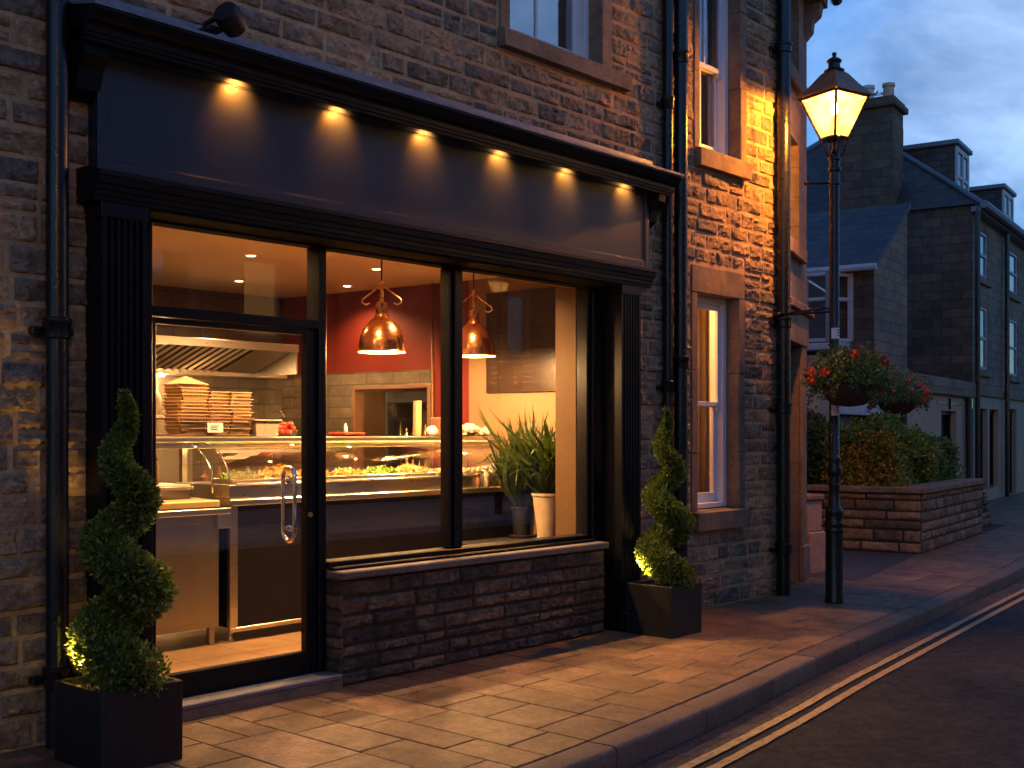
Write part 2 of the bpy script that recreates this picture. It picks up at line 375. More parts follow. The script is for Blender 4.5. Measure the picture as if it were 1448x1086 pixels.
# ------------------------------------------------------------------ rock faced walling
STONES = [(.36, .245, .145), (.31, .215, .135), (.265, .19, .128), (.22, .168, .12), (.37, .25, .138), (.285, .205, .13), (.175, .138, .108), (.32, .22, .13)]
def stone_face(mb, P, U, V, Nn, u0, u1, v0, v1, depth, amp, res, col, edge=.022, fs=14.):
    nu = max(4, int((u1-u0)/res)); nv = max(4, int((v1-v0)/res))
    # columns crowd towards the arrises so the chisel-dressed margin stays crisp
    def spaced(a, b, n):
        t = np.linspace(0, 1, n+1); t = np.concatenate([[0, .004/(b-a)+.01], t[1:-1], [1-.004/(b-a)-.01, 1]]); return a+(b-a)*np.unique(np.clip(t, 0, 1))
    us = spaced(u0, u1, nu); vs = spaced(v0, v1, nv)
    gu, gv = np.meshgrid(us, vs)
    d = np.minimum(np.minimum(gu-u0, u1-gu), np.minimum(gv-v0, v1-gv))
    so = rng.random(2)*200; k = rng.random()
    wob = fbm(gu*25+so[0], gv*25+so[1], 2)*.008
    e = np.clip((d+wob)/edge, 0, 1); e = e*e*(3-2*e)
    tilt = (gu-(u0+u1)/2)*(rng.random()-.5)*.10+(gv-(v0+v1)/2)*(rng.random()-.5)*.22
    big = fbm(gu*fs*.45+so[1], gv*fs*.9+so[0], 3)
    rid = np.abs(fbm(gu*fs*1.1+so[0]+.35*big, gv*fs*2.1+so[1], 4))
    chip = np.abs(fbm(gu*fs*3.1+so[1], gv*fs*4.6+so[0], 3))
    step = np.round(3*fbm(gu*fs*.6+so[0], gv*fs*1.3+so[1], 2)+.6*rid)/3
    h = e*(depth*(.55+.6*k)+tilt*e+amp*(big*.6+step*.8-rid*1.3-chip*.8+.35)+.25*amp*fbm(gu*90+so[0], gv*110, 2))
    h = np.where(d <= 1e-6, -.012, np.maximum(h, .001))
    jit = .006*(d > 1e-6)
    pu = gu+jit*(vnoise(gu*60+so[0], gv*60)-.5); pv = gv+jit*(vnoise(gu*60, gv*60+so[1])-.5)
    W = np.array(P)+pu[..., None]*np.array(U)+pv[..., None]*np.array(V)+h[..., None]*np.array(Nn)
    r, c = gu.shape
    idx = np.arange(r*c).reshape(r, c)
    F = np.stack([idx[:-1, :-1], idx[:-1, 1:], idx[1:, 1:], idx[1:, :-1]], -1).reshape(-1, 4)
    tone = 1+.35*fbm(gu*9+so[0], gv*14+so[1], 3)
    mb.add(W.reshape(-1, 3), F.tolist(), (np.array(col)*tone.reshape(-1, 1)))
def pick():
    c = np.array(random.choice(STONES))*random.uniform(.9, 1.35); return c
def walling(mb, P, U, V, Nn, u0, u1, v0, v1, holes, hmin=.10, hmax=.17, lmin=.16, lmax=.46, gap=.014, depth=.022, amp=.022, res=.016, palette=pick, edge=.022, fs=14., split=.16):
    v = v0
    while v < v1-.02:
        h = random.uniform(hmin, hmax)
        if v+h > v1-hmin*.7: h = v1-v
        ivs = [(u0, u1)]
        for a, b, c, d in holes:
            if c < v+h-.01 and d > v+.01:
                nx = []
                for p, q in ivs:
                    if b <= p or a >= q: nx.append((p, q)); continue
                    if a > p: nx.append((p, a))
                    if b < q: nx.append((b, q))
                ivs = nx
        for p, q in ivs:
            u = p
            while u < q-.01:
                l = random.uniform(lmin, lmax)*(1 if h > .12 else 1.1)
                if q-(u+l) < lmin*.8: l = q-u if q-u < lmax*1.25 else (q-u)/2
                g = gap*random.uniform(.6, 1.3)/2
                w0, w1, y0, y1 = u+g, min(u+l, q)-g, v+g, v+h-g
                if w1-w0 > .03:
                    if h > .135 and random.random() < split:
                        m_ = y0+(y1-y0)*random.uniform(.42, .58)
                        stone_face(mb, P, U, V, Nn, w0, w1, y0, m_-g, depth, amp, res, palette(), edge, fs)
                        stone_face(mb, P, U, V, Nn, w0, w1, m_+g, y1, depth, amp, res, palette(), edge, fs)
                    else: stone_face(mb, P, U, V, Nn, w0, w1, y0, y1, depth, amp, res, palette(), edge, fs)
                u += l
        v += h
def sheet_with_holes(mb, x0, x1, z0, z1, y, holes):
    xs = sorted({x0, x1, *[h[0] for h in holes], *[h[1] for h in holes]}); zs = sorted({z0, z1, *[h[2] for h in holes], *[h[3] for h in holes]})
    for i in range(len(xs)-1):
        for j in range(len(zs)-1):
            cx, cz = (xs[i]+xs[i+1])/2, (zs[j]+zs[j+1])/2
            if any(h[0] < cx < h[1] and h[2] < cz < h[3] for h in holes): continue
            mb.quad((xs[i], y, zs[j]), (xs[i+1], y, zs[j]), (xs[i+1], y, zs[j+1]), (xs[i], y, zs[j+1]))

# ------------------------------------------------------------------ leaves
def leaf_cloud(mb, P, D, size, cols, wid=.5, fold=.25, jitter=.7):
    """one folded leaf-sized face pair per point P pointing roughly along D"""
    n = len(P); D = D+rng.normal(0, jitter, (n, 3)); D /= np.linalg.norm(D, axis=1, keepdims=True)
    S = np.cross(D, rng.normal(0, 1, (n, 3))); S /= np.linalg.norm(S, axis=1, keepdims=True); Nn = np.cross(S, D)
    sz = (size*(.6+.8*rng.random(n)))[:, None]; w = sz*wid
    A = P; B = P+D*sz*.5+S*w*.5+Nn*sz*fold*.3; Cc = P+D*sz; E = P+D*sz*.5-S*w*.5+Nn*sz*fold*.3
    V = np.stack([A, B, Cc, E], 1).reshape(-1, 3)
    i = np.arange(n)*4
    F = np.concatenate([np.stack([i, i+1, i+2], 1), np.stack([i, i+2, i+3], 1)])
    mb.add(V, F.tolist(), np.repeat(cols, 4, 0))
def leafcols(n, base, spread=.45, warm=None, pw=0.):
    c = np.array(base)[None, :]*(1+spread*(rng.random((n, 1))*2-1)); c = c*(1+.15*(rng.random((n, 3))-.5))
    if warm is not None:
        k = rng.random(n) < pw; c[k] = np.array(warm)*(.7+.6*rng.random((k.sum(), 1)))
    return c

# ------------------------------------------------------------------ ground
KERB = [(-8, -2.3), (-2, -2.28), (2, -2.22), (4.07, -2.13), (4.55, -2.09), (5.31, -2.01), (6.14, -1.905), (7.02, -1.775), (8.445, -1.60), (10.65, -1.335), (13.5, -.985), (15.8, -.55), (18, -.14), (22, .5), (30, 1.75), (45, 4.0), (70, 7.7)]
KX = np.array([k[0] for k in KERB]); KY = np.array([k[1] for k in KERB])
def kerb_y(x):    # Catmull-Rom through the kerb points
    i = int(np.clip(np.searchsorted(KX, x)-1, 0, len(KX)-2)); h = KX[i+1]-KX[i]; t = (x-KX[i])/h
    def sl(j):
        a, b = max(j-1, 0), min(j+1, len(KX)-1); return (KY[b]-KY[a])/(KX[b]-KX[a])
    return (2*t**3-3*t**2+1)*KY[i]+(t**3-2*t**2+t)*h*sl(i)+(-2*t**3+3*t**2)*KY[i+1]+(t**3-t**2)*h*sl(i+1)
def off(x, d):
    s = (kerb_y(x+.05)-kerb_y(x-.05))/.1; l = math.hypot(1, s); return (x-s/l*d, kerb_y(x)+d/l)
KW = .17
mb = MB(); mb.quad((-900, -900, -.16), (900, -900, -.16), (900, 900, -.16), (-900, 900, -.16)); struct(mb.build('ground', M['ground']))
xs = list(np.arange(-7.5, 20, .25))+list(np.arange(20, 66, 1.))
mb = MB()
for a, b in zip(xs[:-1], xs[1:]):
    p, q = off(a, .03), off(b, .03)
    mb.quad((a, -40, -.124), (b, -40, -.124), (q[0], q[1], -.124), (p[0], p[1], -.124))
struct(mb.build('road', M['asphalt']))
def strip(name, d0, d1, z, m, x0=-7, x1=65, rag=0.):
    mb = MB(); X = [x for x in xs if x0 <= x <= x1]
    if rag: X = list(np.arange(x0, 20, .06))+[x for x in xs if x > 20]
    prev = None
    for x in X:
        j = rag*(random.random()-.5)
        p, q = off(x, d0+j), off(x, d1+rag*(random.random()-.5))
        if prev: mb.quad((prev[0][0], prev[0][1], z), (p[0], p[1], z), (q[0], q[1], z), (prev[1][0], prev[1][1], z))
        prev = (p, q)
    return struct(mb.build(name, m))
strip('gutter', -.19, .02, -.120, M['gutter'], rag=.02)
strip('yellow_line', -.255, -.200, -.116, M['yellow'], rag=.006)
strip('yellow_line', -.372, -.317, -.116, M['yellow'], rag=.006)
# kerb stones
mb = MB(); x = -6.
while x < 50:
    l = random.uniform(.78, .98); n = 7; V = []; F = []
    tint = np.array((.165, .112, .078))*random.uniform(.75, 1.2); dz = random.uniform(-.003, .003)
    g = .006
    prof = [(.0, -.17), (.0, -.022), (.006, -.010), (.022, 0.), (KW-.010, .001), (KW-.002, -.006), (KW-.002, -.17)]
    for i in range(n):
        xx = x+g+(l-2*g)*i/(n-1)
        for d, z in prof:
            jx = (random.random()-.5)*.004 if 0 < i < n-1 else 0
            px, py = off(xx, d+jx*(d < .03)); V.append((px, py, z+dz+jx*.5*(z > -.1)))
    m_ = len(prof)
    for i in range(n-1):
        for k in range(m_-1): F.append((i*m_+k, (i+1)*m_+k, (i+1)*m_+k+1, i*m_+k+1))
    F.append(tuple(range(m_))); F.append(tuple((n-1)*m_+k for k in range(m_))[::-1])
    mb.col = tuple(tint); mb.add(V, F); x += l
struct(mb.build('kerb', M['kerb'], smooth=35))
# pavement: bed and individually laid flags
YI = [(-8, .05), (9.9, .05), (11.25, .44), (11.4, -.12), (14.2, .47), (17.7, .98), (19.75, 1.28), (19.85, 3.06), (66, 10.)]
def y_in(x): return float(np.interp(x, [p[0] for p in YI], [p[1] for p in YI]))
mb = MB()
for a, b in zip(xs[:-1], xs[1:]):
    p, q = off(a, KW-.01), off(b, KW-.01)
    mb.quad((p[0], p[1], -.012), (q[0], q[1], -.012), (b, 12+.15*b, -.012), (a, 12+.15*a, -.012))
struct(mb.build('pavement_bed', M['joint']))
mb = MB(); x = .2
while x < 46:
    w = random.choice((.24, .28, .30, .34, .40)) if x < 20 else .9
    x0, x1 = x, x+w
    top0, top1 = y_in(x0), y_in(x1)
    if 11.2 < x1 and x0 < 11.42: top0 = min(top0, top1); top1 = top0
    b0, b1 = kerb_y(x0)+KW+.013, kerb_y(x1)+KW+.013
    ts = [0.]; Ln = max(.3, ((top0-b0)+(top1-b1))/2); t = random.uniform(.15, .5)/Ln
    while t < 1-.2/Ln: ts.append(t); t += random.choice((.34, .42, .5, .6, .7))*random.uniform(.9, 1.1)/Ln
    ts.append(1.)
    for a, b in zip(ts[:-1], ts[1:]):
        cells = [(x0, x1, a, b)]
        if random.random() < .12 and w > .38: m_ = x0+w*random.uniform(.35, .65); cells = [(x0, m_, a, b), (m_, x1, a, b)]
        for c0, c1, ta, tb in cells:
            def pt(xx, t):
                k = (xx-x0)/w; lo = b0+(b1-b0)*k; hi = top0+(top1-top0)*k; return (xx, lo+(hi-lo)*t)
            g = .0022; q = [pt(c0, ta), pt(c1, ta), pt(c1, tb), pt(c0, tb)]
            cx, cy = sum(p[0] for p in q)/4, sum(p[1] for p in q)/4
            def ins(p, d):
                return (p[0]+math.copysign(d, cx-p[0]), p[1]+math.copysign(d, cy-p[1]))
            tx, ty, dz = random.uniform(-.003, .003), random.uniform(-.003, .003), random.uniform(-.0022, .0012)
            zz = lambda p, d: dz+tx*(p[0]-cx)+ty*(p[1]-cy)-d
            o1 = [ins(p, g+random.uniform(0, .002)) for p in q]; o2 = [ins(p, g+.005) for p in q]
            V = [(*p, -.02) for p in o1]+[(*p, zz(p, .006)) for p in o1]+[(*p, zz(p, 0)) for p in o2]
            F = [(8, 9, 10, 11)]+[(i, (i+1) % 4, 4+(i+1) % 4, 4+i) for i in range(4)]+[(4+i, 4+(i+1) % 4, 8+(i+1) % 4, 8+i) for i in range(4)]
            mb.col = tuple(np.array((.200, .120, .066))*random.uniform(.72, 1.22)*np.array((1, random.uniform(.95, 1.04), random.uniform(.9, 1.08))))
            mb.add(V, F, center=(cx, cy, -.05))
    x += w
struct(mb.build('pavement', M['slab']))
mb = MB(); mb.quad((10.9, -.7, -.007), (14.4, -.1, -.007), (14.6, 3.6, -.007), (11.2, 3.6, -.007)); struct(mb.build('side_path', M['tarmac']))

# ------------------------------------------------------------------ the stone building
B = thing('stone_building', 'two storey rock-faced sandstone building holding the dark shopfront, with white sash windows', 'building', (6, 0, 0))
HOLES = [(2.93, 7.42, -.1, 3.5), (6.05, 7.10, 4.30, 5.9), (8.46, 9.13, 3.93, 5.62), (8.43, 9.10, .84, 2.70)]
SURR = [(2.93, 7.42, -.1, 3.5), (5.93, 7.23, 4.15, 6.1), (8.38, 9.22, 3.77, 5.85), (8.34, 9.20, .67, 2.93)]
mb = MB(); sheet_with_holes(mb, -1.5, 9.93, -.05, 6.5, 0., HOLES)
mb.box(-1.52, -1.5, 0, 7.9, -.05, 6.5); mb.box(-1.5, 14, 8., 8.05, -.05, 6.5)
mb.build('wall', M['mortar'], B)
mb = MB()
walling(mb, (0, 0, 0), (1, 0, 0), (0, 0, 1), (0, -1, 0), 1.35, 9.93, 0., 6.45, SURR, gap=.018, depth=.014, amp=.018, hmin=.115, hmax=.155, split=.22, res=.0125, edge=.017)
wall_faces = mb.build('stone_facing', M['stone'], B, smooth=38)

# dressed surrounds: (opening) -> jambs, lintel, sill
def surround(x0, x1, z0, z1, jl, jr, lint, sill, sx0, sx1, proj=.075, lx=0.):
    mb = MB()
    if lint: mb.box(x0-jl-lx, x1+jr+lx*.6, -.018, .30, z1, z1+lint, .006)
    zz = z0; k = 0
    while zz < z1-.05:     # jamb stones
        h = min(random.uniform(.45, .75), z1-zz)
        if z1-(zz+h) < .2: h = z1-zz
        mb.box(x0-jl, x0-.0, -.014-.003*(k % 2), .30, zz+.002, zz+h-.002, .005)
        mb.box(x1, x1+jr, -.014-.003*((k+1) % 2), .30, zz+.002, zz+h-.002, .005); zz += h; k += 1
    mb.build('window_surround', M['dressed'], B)
    mb = MB(); mb.prism([(-proj, z0-sill), (-proj, z0-.018), (-proj+.006, z0-.010), (.30, z0+.004), (.30, z0-sill)], sx0, sx1, 'x'); mb.build('window_sill', M['dressed'], B)
def sash(x0, x1, z0, z1, y=.115, meet=None, mull=False, style='double'):
    mb = MB(); b = .004
    mb.frame(x0, x1, z0, z1, y, y+.14, (.055, .055, .045, .055), b)           # box frame
    zm = meet or (z0+z1)/2
    mb.frame(x0+.055, x1-.055, zm-.02, z1-.055, y+.028, y+.065, (.045, .045, .042, .05), b)      # upper sash in front
    mb.frame(x0+.055, x1-.055, z0+.045, zm+.02, y+.072, y+.108, (.045, .045, .085, .04), b)      # lower sash behind
    for xx in (x0+.075, x1-.1): mb.prism([(y+.03, zm-.07), (y+.03, zm-.02), (y+.064, zm-.02), (y+.064, zm-.05)], xx, xx+.03, 'x')   # sash horns
    if mull:
        cx = (x0+x1)/2
        mb.box(cx-.012, cx+.012, y+.034, y+.06, zm+.022, z1-.105, b); mb.box(cx-.012, cx+.012, y+.078, y+.102, z0+.13, zm-.02, b)
    f = mb.build('window', M['white'], B)
    for (a, c, yy) in ((zm+.02, z1-.104, y+.046), (z0+.128, zm-.018, y+.09)):
        g = MB(); g.box(x0+.098, x1-.098, yy, yy+.004, a, c); g.build('pane', GL, f)
    return f
surround(6.05, 7.10, 4.30, 5.9, .10, .13, .2, .13, 5.93, 7.40)
surround(8.46, 9.13, 3.93, 5.62, .08, .10, .22, .16, 8.39, 9.22)
surround(8.43, 9.10, .84, 2.70, .09, .10, .23, .165, 8.35, 9.20)
GL = M['wglass']
sash(6.05, 7.10, 4.305, 5.9, mull=True, meet=5.12)
sash(8.46, 9.13, 3.935, 5.62, mull=True, meet=4.74)
GL = M['glass']
sash(8.43, 9.10, .845, 2.70, meet=1.76)
# rooms behind the upper windows and the lit ground floor room
def room(name, x0, x1, y0, y1, z0, z1, m):
    mb = MB()
    mb.quad((x0, y1, z0), (x0, y1, z1), (x1, y1, z1), (x1, y1, z0)); mb.quad((x0, y0, z0), (x0, y0, z1), (x0, y1, z1), (x0, y1, z0))
    mb.quad((x1, y0, z0), (x1, y1, z0), (x1, y1, z1), (x1, y0, z1)); mb.quad((x0, y0, z0), (x0, y1, z0), (x1, y1, z0), (x1, y0, z0)); mb.quad((x0, y0, z1), (x1, y0, z1), (x1, y1, z1), (x0, y1, z1))
    return struct(mb.build(name, m))
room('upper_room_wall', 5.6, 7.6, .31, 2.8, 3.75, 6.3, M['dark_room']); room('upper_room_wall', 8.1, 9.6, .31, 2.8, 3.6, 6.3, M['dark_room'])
room('side_room_wall', 8.1, 9.85, .31, 3.2, .1, 2.95, M['cream'])
def curtain(x0, x1, y, z0, z1, m, label, n=6, amp=.035):
    mb = MB(); k = 60; V = []; F = []
    for i in range(k+1):
        t = i/k; xx = x0+(x1-x0)*t; yy = y+amp*math.sin(t*n*2*PI)+amp*.4*math.sin(t*n*5.3+1)
        V += [(xx, yy, z0), (xx+.01*math.sin(9*t), yy*1.0, (z0+z1)/2), (xx, yy, z1)]
    for i in range(k):
        for j in range(2): F.append((i*3+j, (i+1)*3+j, (i+1)*3+j+1, i*3+j+1))
    o = mb; mb.add(V, F)
    c = mb.build('curtain', m, smooth=True); s_ = c.modifiers.new('cloth', 'SOLIDIFY'); s_.thickness = .006
    return tag(c, label, 'curtain')
curtain(9.0, 9.62, .62, .25, 2.85, M['curtain'], 'warm lit cream curtain behind the ground floor sash window', 7)
curtain(8.2, 8.5, .42, .25, 2.85, M['curtain'], 'narrow cream curtain edge at left side of the lit ground floor window', 3)
curtain(6.85, 7.35, .40, 3.9, 6.1, M['net'], 'grey curtain hanging behind the upstairs window above the shop fascia', 6)
curtain(8.95, 9.4, .42, 3.75, 6.0, M['net'], 'grey curtain hanging behind the tall upstairs sash window beside the lamp-lit wall', 6)
mb = MB(); mb.box(9.82, 9.84, 1.2, 2.6, .12, 1.9); mb.box(9.80, 9.82, 1.2, 2.6, .9, 1.0); tag(mb.build('red_screen', M['red']), 'red panel standing in the warm lit side room', 'screen')
t = thing('shelf_unit', 'small dark shelf unit in the side room behind the lit sash window', 'shelf', (9.5, 1.0, .1))
for zz in (.14, .75, 1.25, 1.66): mb = MB(); mb.box(9.30, 9.72, .95, 1.25, zz, zz+.03, .004); mb.build('shelf', M['terra'], t)
mb = MB()
for xx in (9.28, 9.72): mb.box(xx, xx+.02, .95, 1.25, .1, 1.72, .004)
mb.build('side_panel', M['terra'], t)
mb = MB(); mb.lathe([(.02, 1.69), (.06, 1.70), (.085, 1.78), (.06, 1.86), (.03, 1.88), (.035, 1.93)], 9.45, 1.08, 16); tag(mb.build('vase', M['tomato'], smooth=40), 'round red vase on top of the dark shelf unit', 'vase')
# lamp that lights the side room
t = thing('ceiling_lamp', 'glowing ceiling lamp in the lit side room', 'lamp', (8.75, 1.1, 2.95))
mb = MB(); mb.lathe([(.03, 2.95), (.1, 2.93), (.13, 2.88), (.09, 2.83), (.02, 2.81)], 8.75, 1.1, 20); mb.build('lamp_shade', M['disc'], t, smooth=True)
light('side_room_lamp', 'POINT', (8.75, 1.1, 2.7), (1, .47, .13), 60, t, .1)

# canted end of the building beyond the far downpipe
a_ = R(18.9)
T2 = Matrix.Translation((9.95, 0, 0)) @ Matrix.Rotation(a_, 4, 'Z')
mb = MB(); mb.T = T2
DO = (.10, .84, 0, 2.38)
W3 = (.14, .86, 5.05, 6.3); W4 = (.14, .86, 3.38, 4.42)
HH = [(DO[0], DO[1], -.1, DO[3]), W3, W4]
sheet_with_holes(mb, -.02, 1.36, -.05, 6.5, .004, HH)
mb.add([(1.36, .004, -.05), (1.36, 4, -.05), (1.36, 4, 6.5), (1.36, .004, 6.5)], [(0, 1, 2, 3)])
for h in HH:
    for xx in (h[0], h[1]): mb.quad((xx, .004, h[2]), (xx, .32, h[2]), (xx, .32, h[3]), (xx, .004, h[3]))
    mb.quad((h[0], .004, h[3]), (h[1], .004, h[3]), (h[1], .32, h[3]), (h[0], .32, h[3]))
    mb.quad((h[0], .004, h[2]), (h[1], .004, h[2]), (h[1], .32, h[2]), (h[0], .32, h[2]))
mb.build('end_wall', M['ashlar'], B)
mb = MB(); mb.T = T2
mb.box(.86, 1.12, -.035, .003, .0, 2.38, .008); mb.box(.85, 1.16, -.06, .002, 0, .36, .01); mb.box(-.01, .09, -.03, .003, 0, 2.38, .008)
mb.box(-.01, 1.2, -.045, .003, 2.385, 2.70, .01); mb.box(-.01, 1.34, -.085, .003, 2.705, 2.79, .012)
mb.build('door_surround', M['dressed'], B)
for W_ in (W3, W4): mb = MB(); mb.T = T2; mb.box(.05, 1.0, -.06, .003, W_[2]-.15, W_[2]-.003, .01); mb.build('window_sill', M['dressed'], B)
mb = MB(); mb.T = T2; mb.box(DO[0], DO[1], .25, .30, 0, DO[3]); mb.frame(DO[0]+.1, DO[1]-.1, .2, .95, .235, .25, .05); mb.frame(DO[0]+.1, DO[1]-.1, 1.1, 2.2, .235, .25, .05)
d = mb.build('door', M['black'], B)
for W_, lit in ((W3, 0), (W4, 1)):
    mb = MB(); mb.T = T2; mb.frame(W_[0], W_[1], W_[2], W_[3], .12, .18, .06); mb.box(W_[0]+.06, W_[1]-.06, .125, .175, (W_[2]+W_[3])/2-.02, (W_[2]+W_[3])/2+.02); f = mb.build('window', M['white'], B)
    mb = MB(); mb.T = T2; mb.box(W_[0]+.05, W_[1]-.05, .15, .154, W_[2]+.05, W_[3]-.05); mb.build('pane', M['wglass'], f)
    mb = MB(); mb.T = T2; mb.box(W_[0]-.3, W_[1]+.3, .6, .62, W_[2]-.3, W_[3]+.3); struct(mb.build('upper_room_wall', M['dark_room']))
# eaves, gutter, corbel, roof
mb = MB(); mb.prism([(-.16, 6.5), (-.16, 6.62), (.02, 6.62), (.02, 6.5)], -1.5, 9.98, 'x'); mb.build('cornice', M['dressed'], B)
mb = MB(); mb.prism([(-.3, 6.64), (4, 9.2), (8.1, 6.64)], -1.6, 10.1, 'x'); mb.build('roof', M['slate'], B)
mb = MB(); mb.T = T2
mb.box(-.05, 1.46, -.2, .5, 5.98, 6.09, .01)
mb.build('cornice', M['dressed'], B)
mb = MB(); mb.T = T2; mb.prism([(-.17, 5.97), (-.15, 5.86), (-.08, 5.80), (-.07, 5.70), (.0, 5.62), (.0, 5.97)], 1.18, 1.36, 'x'); mb.build('corbel', M['dressed'], B)
mb = MB(); mb.T = T2; mb.tube([(-.1, -.27, 6.12), (1.62, -.27, 6.12)], .065, 12); mb.build('gutter', M['iron'], B)

# ------------------------------------------------------------------ shopfront
S = thing('shopfront', 'black painted timber shopfront with dark blue fascia, fluted pilasters and large lit windows', 'shopfront', (5.2, 0, 0))
# upper cornice: stepped mouldings out to the lead-capped top
prof = [(.0, 3.446), (-.218, 3.446), (-.220, 3.376), (-.234, 3.376), (-.237, 3.392), (-.246, 3.396), (-.249, 3.412), (-.256, 3.416), (-.259, 3.440), (-.268, 3.452), (-.292, 3.458), (-.31, 3.474), (-.326, 3.502), (-.334, 3.506), (-.334, 3.526), (-.0, 3.590)]
mb = MB(); mb.prism(prof, 2.775, 7.72, 'x'); mb.build('cornice', M['black'], S)
mb = MB(); mb.prism([(-.336, 3.518), (-.342, 3.518), (-.342, 3.534), (-.05, 3.598), (-.040, 3.682), (-.002, 3.684), (-.002, 3.594)], 2.77, 7.725, 'x'); mb.build('lead_flashing', M['lead'], S)
# end bracket seen below the cornice return, and the little gutter outlet at the left end
for x0, x1 in ((2.80, 2.93), (7.60, 7.69)):
    mb = MB(); mb.prism([(-.20, 3.444), (-.19, 3.33), (-.13, 3.27), (-.10, 3.18), (-.05, 3.14), (.01, 3.13), (.01, 3.444)], x0, x1, 'x'); mb.build('console_bracket', M['black'], S)
# fascia board with raised border
mb = MB(); mb.box(2.92, 7.597, -.088, .10, 2.80, 3.445); fb = mb.build('fascia', M['fascia'], S)
mb = MB(); mb.frame(2.918, 7.599, 2.802, 3.444, -.101, -.087, (.055, .055, .055, .055), .004); mb.build('fascia_border', M['fascia'], fb)
mb = MB(); mb.frame(2.972, 7.545, 2.856, 3.390, -.0955, -.0885, .008, .002); mb.build('bead', M['fascia'], fb)
# lower cornice (architrave)
prof = [(.02, 2.635), (-.175, 2.635), (-.178, 2.655), (-.188, 2.658), (-.190, 2.680), (-.202, 2.684), (-.206, 2.708), (-.222, 2.713), (-.228, 2.745), (-.238, 2.750), (-.238, 2.772), (-.105, 2.806), (.02, 2.806)]
mb = MB(); mb.prism(prof, 2.855, 7.515, 'x'); mb.build('architrave', M['black'], S)
# fluted pilasters
def pilaster(x0, x1, xo, xi):
    mb = MB(); n = 6; w = (x1-x0); poly = [(x0, 0.12)]
    poly.append((x0, -.165)); e = .018; pitch = (w-2*e)/n
    for k in range(n):
        a = x0+e+pitch*k; rib = pitch*.30
        poly.append((a+rib*.5, -.165))
        for j in range(6):
            t = j/5; poly.append((a+rib*.5+(pitch-rib)*t, -.165+.020*math.sin(PI*t)**.7))
    poly += [(x1, -.165), (x1, .12)]
    mb.prism(poly, .14, 2.632, 'z'); mb.box(x0-.012, x1+.012, -.185, .12, -.02, .139, .006); mb.box(x0-.008, x1+.008, -.174, .02, 2.56, 2.634, .004)
    mb.build('pilaster', M['black'], S)
pilaster(2.905, 3.147, 0, 0); pilaster(7.143, 7.392, 0, 0)
# head board above glass, posts, mullion, rails
mb = MB(); mb.box(3.15, 7.14, .045, .16, 2.612, 2.80, .006); mb.build('head_rail', M['black_matt'], S)
mb = MB(); mb.box(2.90, 7.40, -.168, .044, 2.622, 2.6345); mb.build('antiglare_strip', M['black_matt'], S)  # matt strip added to stop the underside reflecting the lit room
mb = MB(); mb.box(3.15, 3.30, .035, .16, .0, 2.610, .005); mb.box(4.405, 4.46, .035, .16, .0, 2.610, .006); mb.build('door_post', M['black'], S)
mb = MB(); mb.box(5.520, 5.650, .055, .15, .735, 2.610, .008); mb.box(5.552, 5.618, .03, .055, .735, 2.61, .008); mb.build('mullion', M['black'], S)
mb = MB(); mb.box(6.997, 7.142, .05, .16, .685, 2.61, .008); mb.box(7.03, 7.142, .02, .05, .685, 2.61, .006); mb.build('end_post', M['black'], S)
mb = MB(); mb.box(4.461, 6.996, .02, .16, .684, .733, .006); mb.box(4.461, 6.996, -.03, .02, .684, .702, .006); mb.build('window_bottom_rail', M['black'], S)
mb = MB(); mb.box(3.301, 4.404, .04, .16, 2.118, 2.172, .006); mb.build('transom_bar', M['black'], S)
for x0, x1 in ((4.455, 5.525), (5.645, 7.0)):
    mb = MB(); mb.box(x0, x1, .098, .106, .728, 2.615); mb.build('window_pane', M['glass'], S)
mb = MB(); mb.box(3.295, 4.41, .098, .106, 2.168, 2.615); mb.build('transom_pane', M['glass'], S)
# door leaf
mb = MB(); mb.frame(3.302, 4.400, .062, 2.114, .06, .115, (.035, .072, .15, .032), .005); dr = mb.build('door', M['black'], S)
mb = MB(); mb.box(3.334, 4.330, .086, .094, .208, 2.085); mb.build('door_pane', M['glass'], dr)
ring = []; hx, hy, r_ = 4.222, .09, .055
for k in range(13): a = PI*k/12; ring.append((hx, hy-r_*math.cos(a), 1.245+r_*math.sin(a)))
for k in range(13): a = PI*k/12; ring.append((hx, hy+r_*math.cos(a), .925-r_*math.sin(a)))
mb = MB(); mb.ring(ring, .0125, 12)
for zz in (1.225, .945): mb.tube([(hx, hy-r_-.01, zz), (hx, hy+r_+.01, zz)], .010, 10); mb.tube([(hx, hy-.012, zz), (hx, hy+.012, zz)], .018, 14)
mb.build('handle', M['chrome'], dr, smooth=40)
mb = MB(); mb.tube([(4.352, .052, 1.02), (4.352, .066, 1.02)], .016, 16); mb.build('lock', M['brass'], dr, smooth=40)
# door step
mb = MB(); mb.box(3.05, 4.468, -.105, .16, -.02, .052, .004); mb.build('door_step', M['dressed'], S)
mb = MB(); mb.box(3.05, 4.466, -.110, .055, .0525, .082, .006); mb.build('threshold', M['lead'], S)
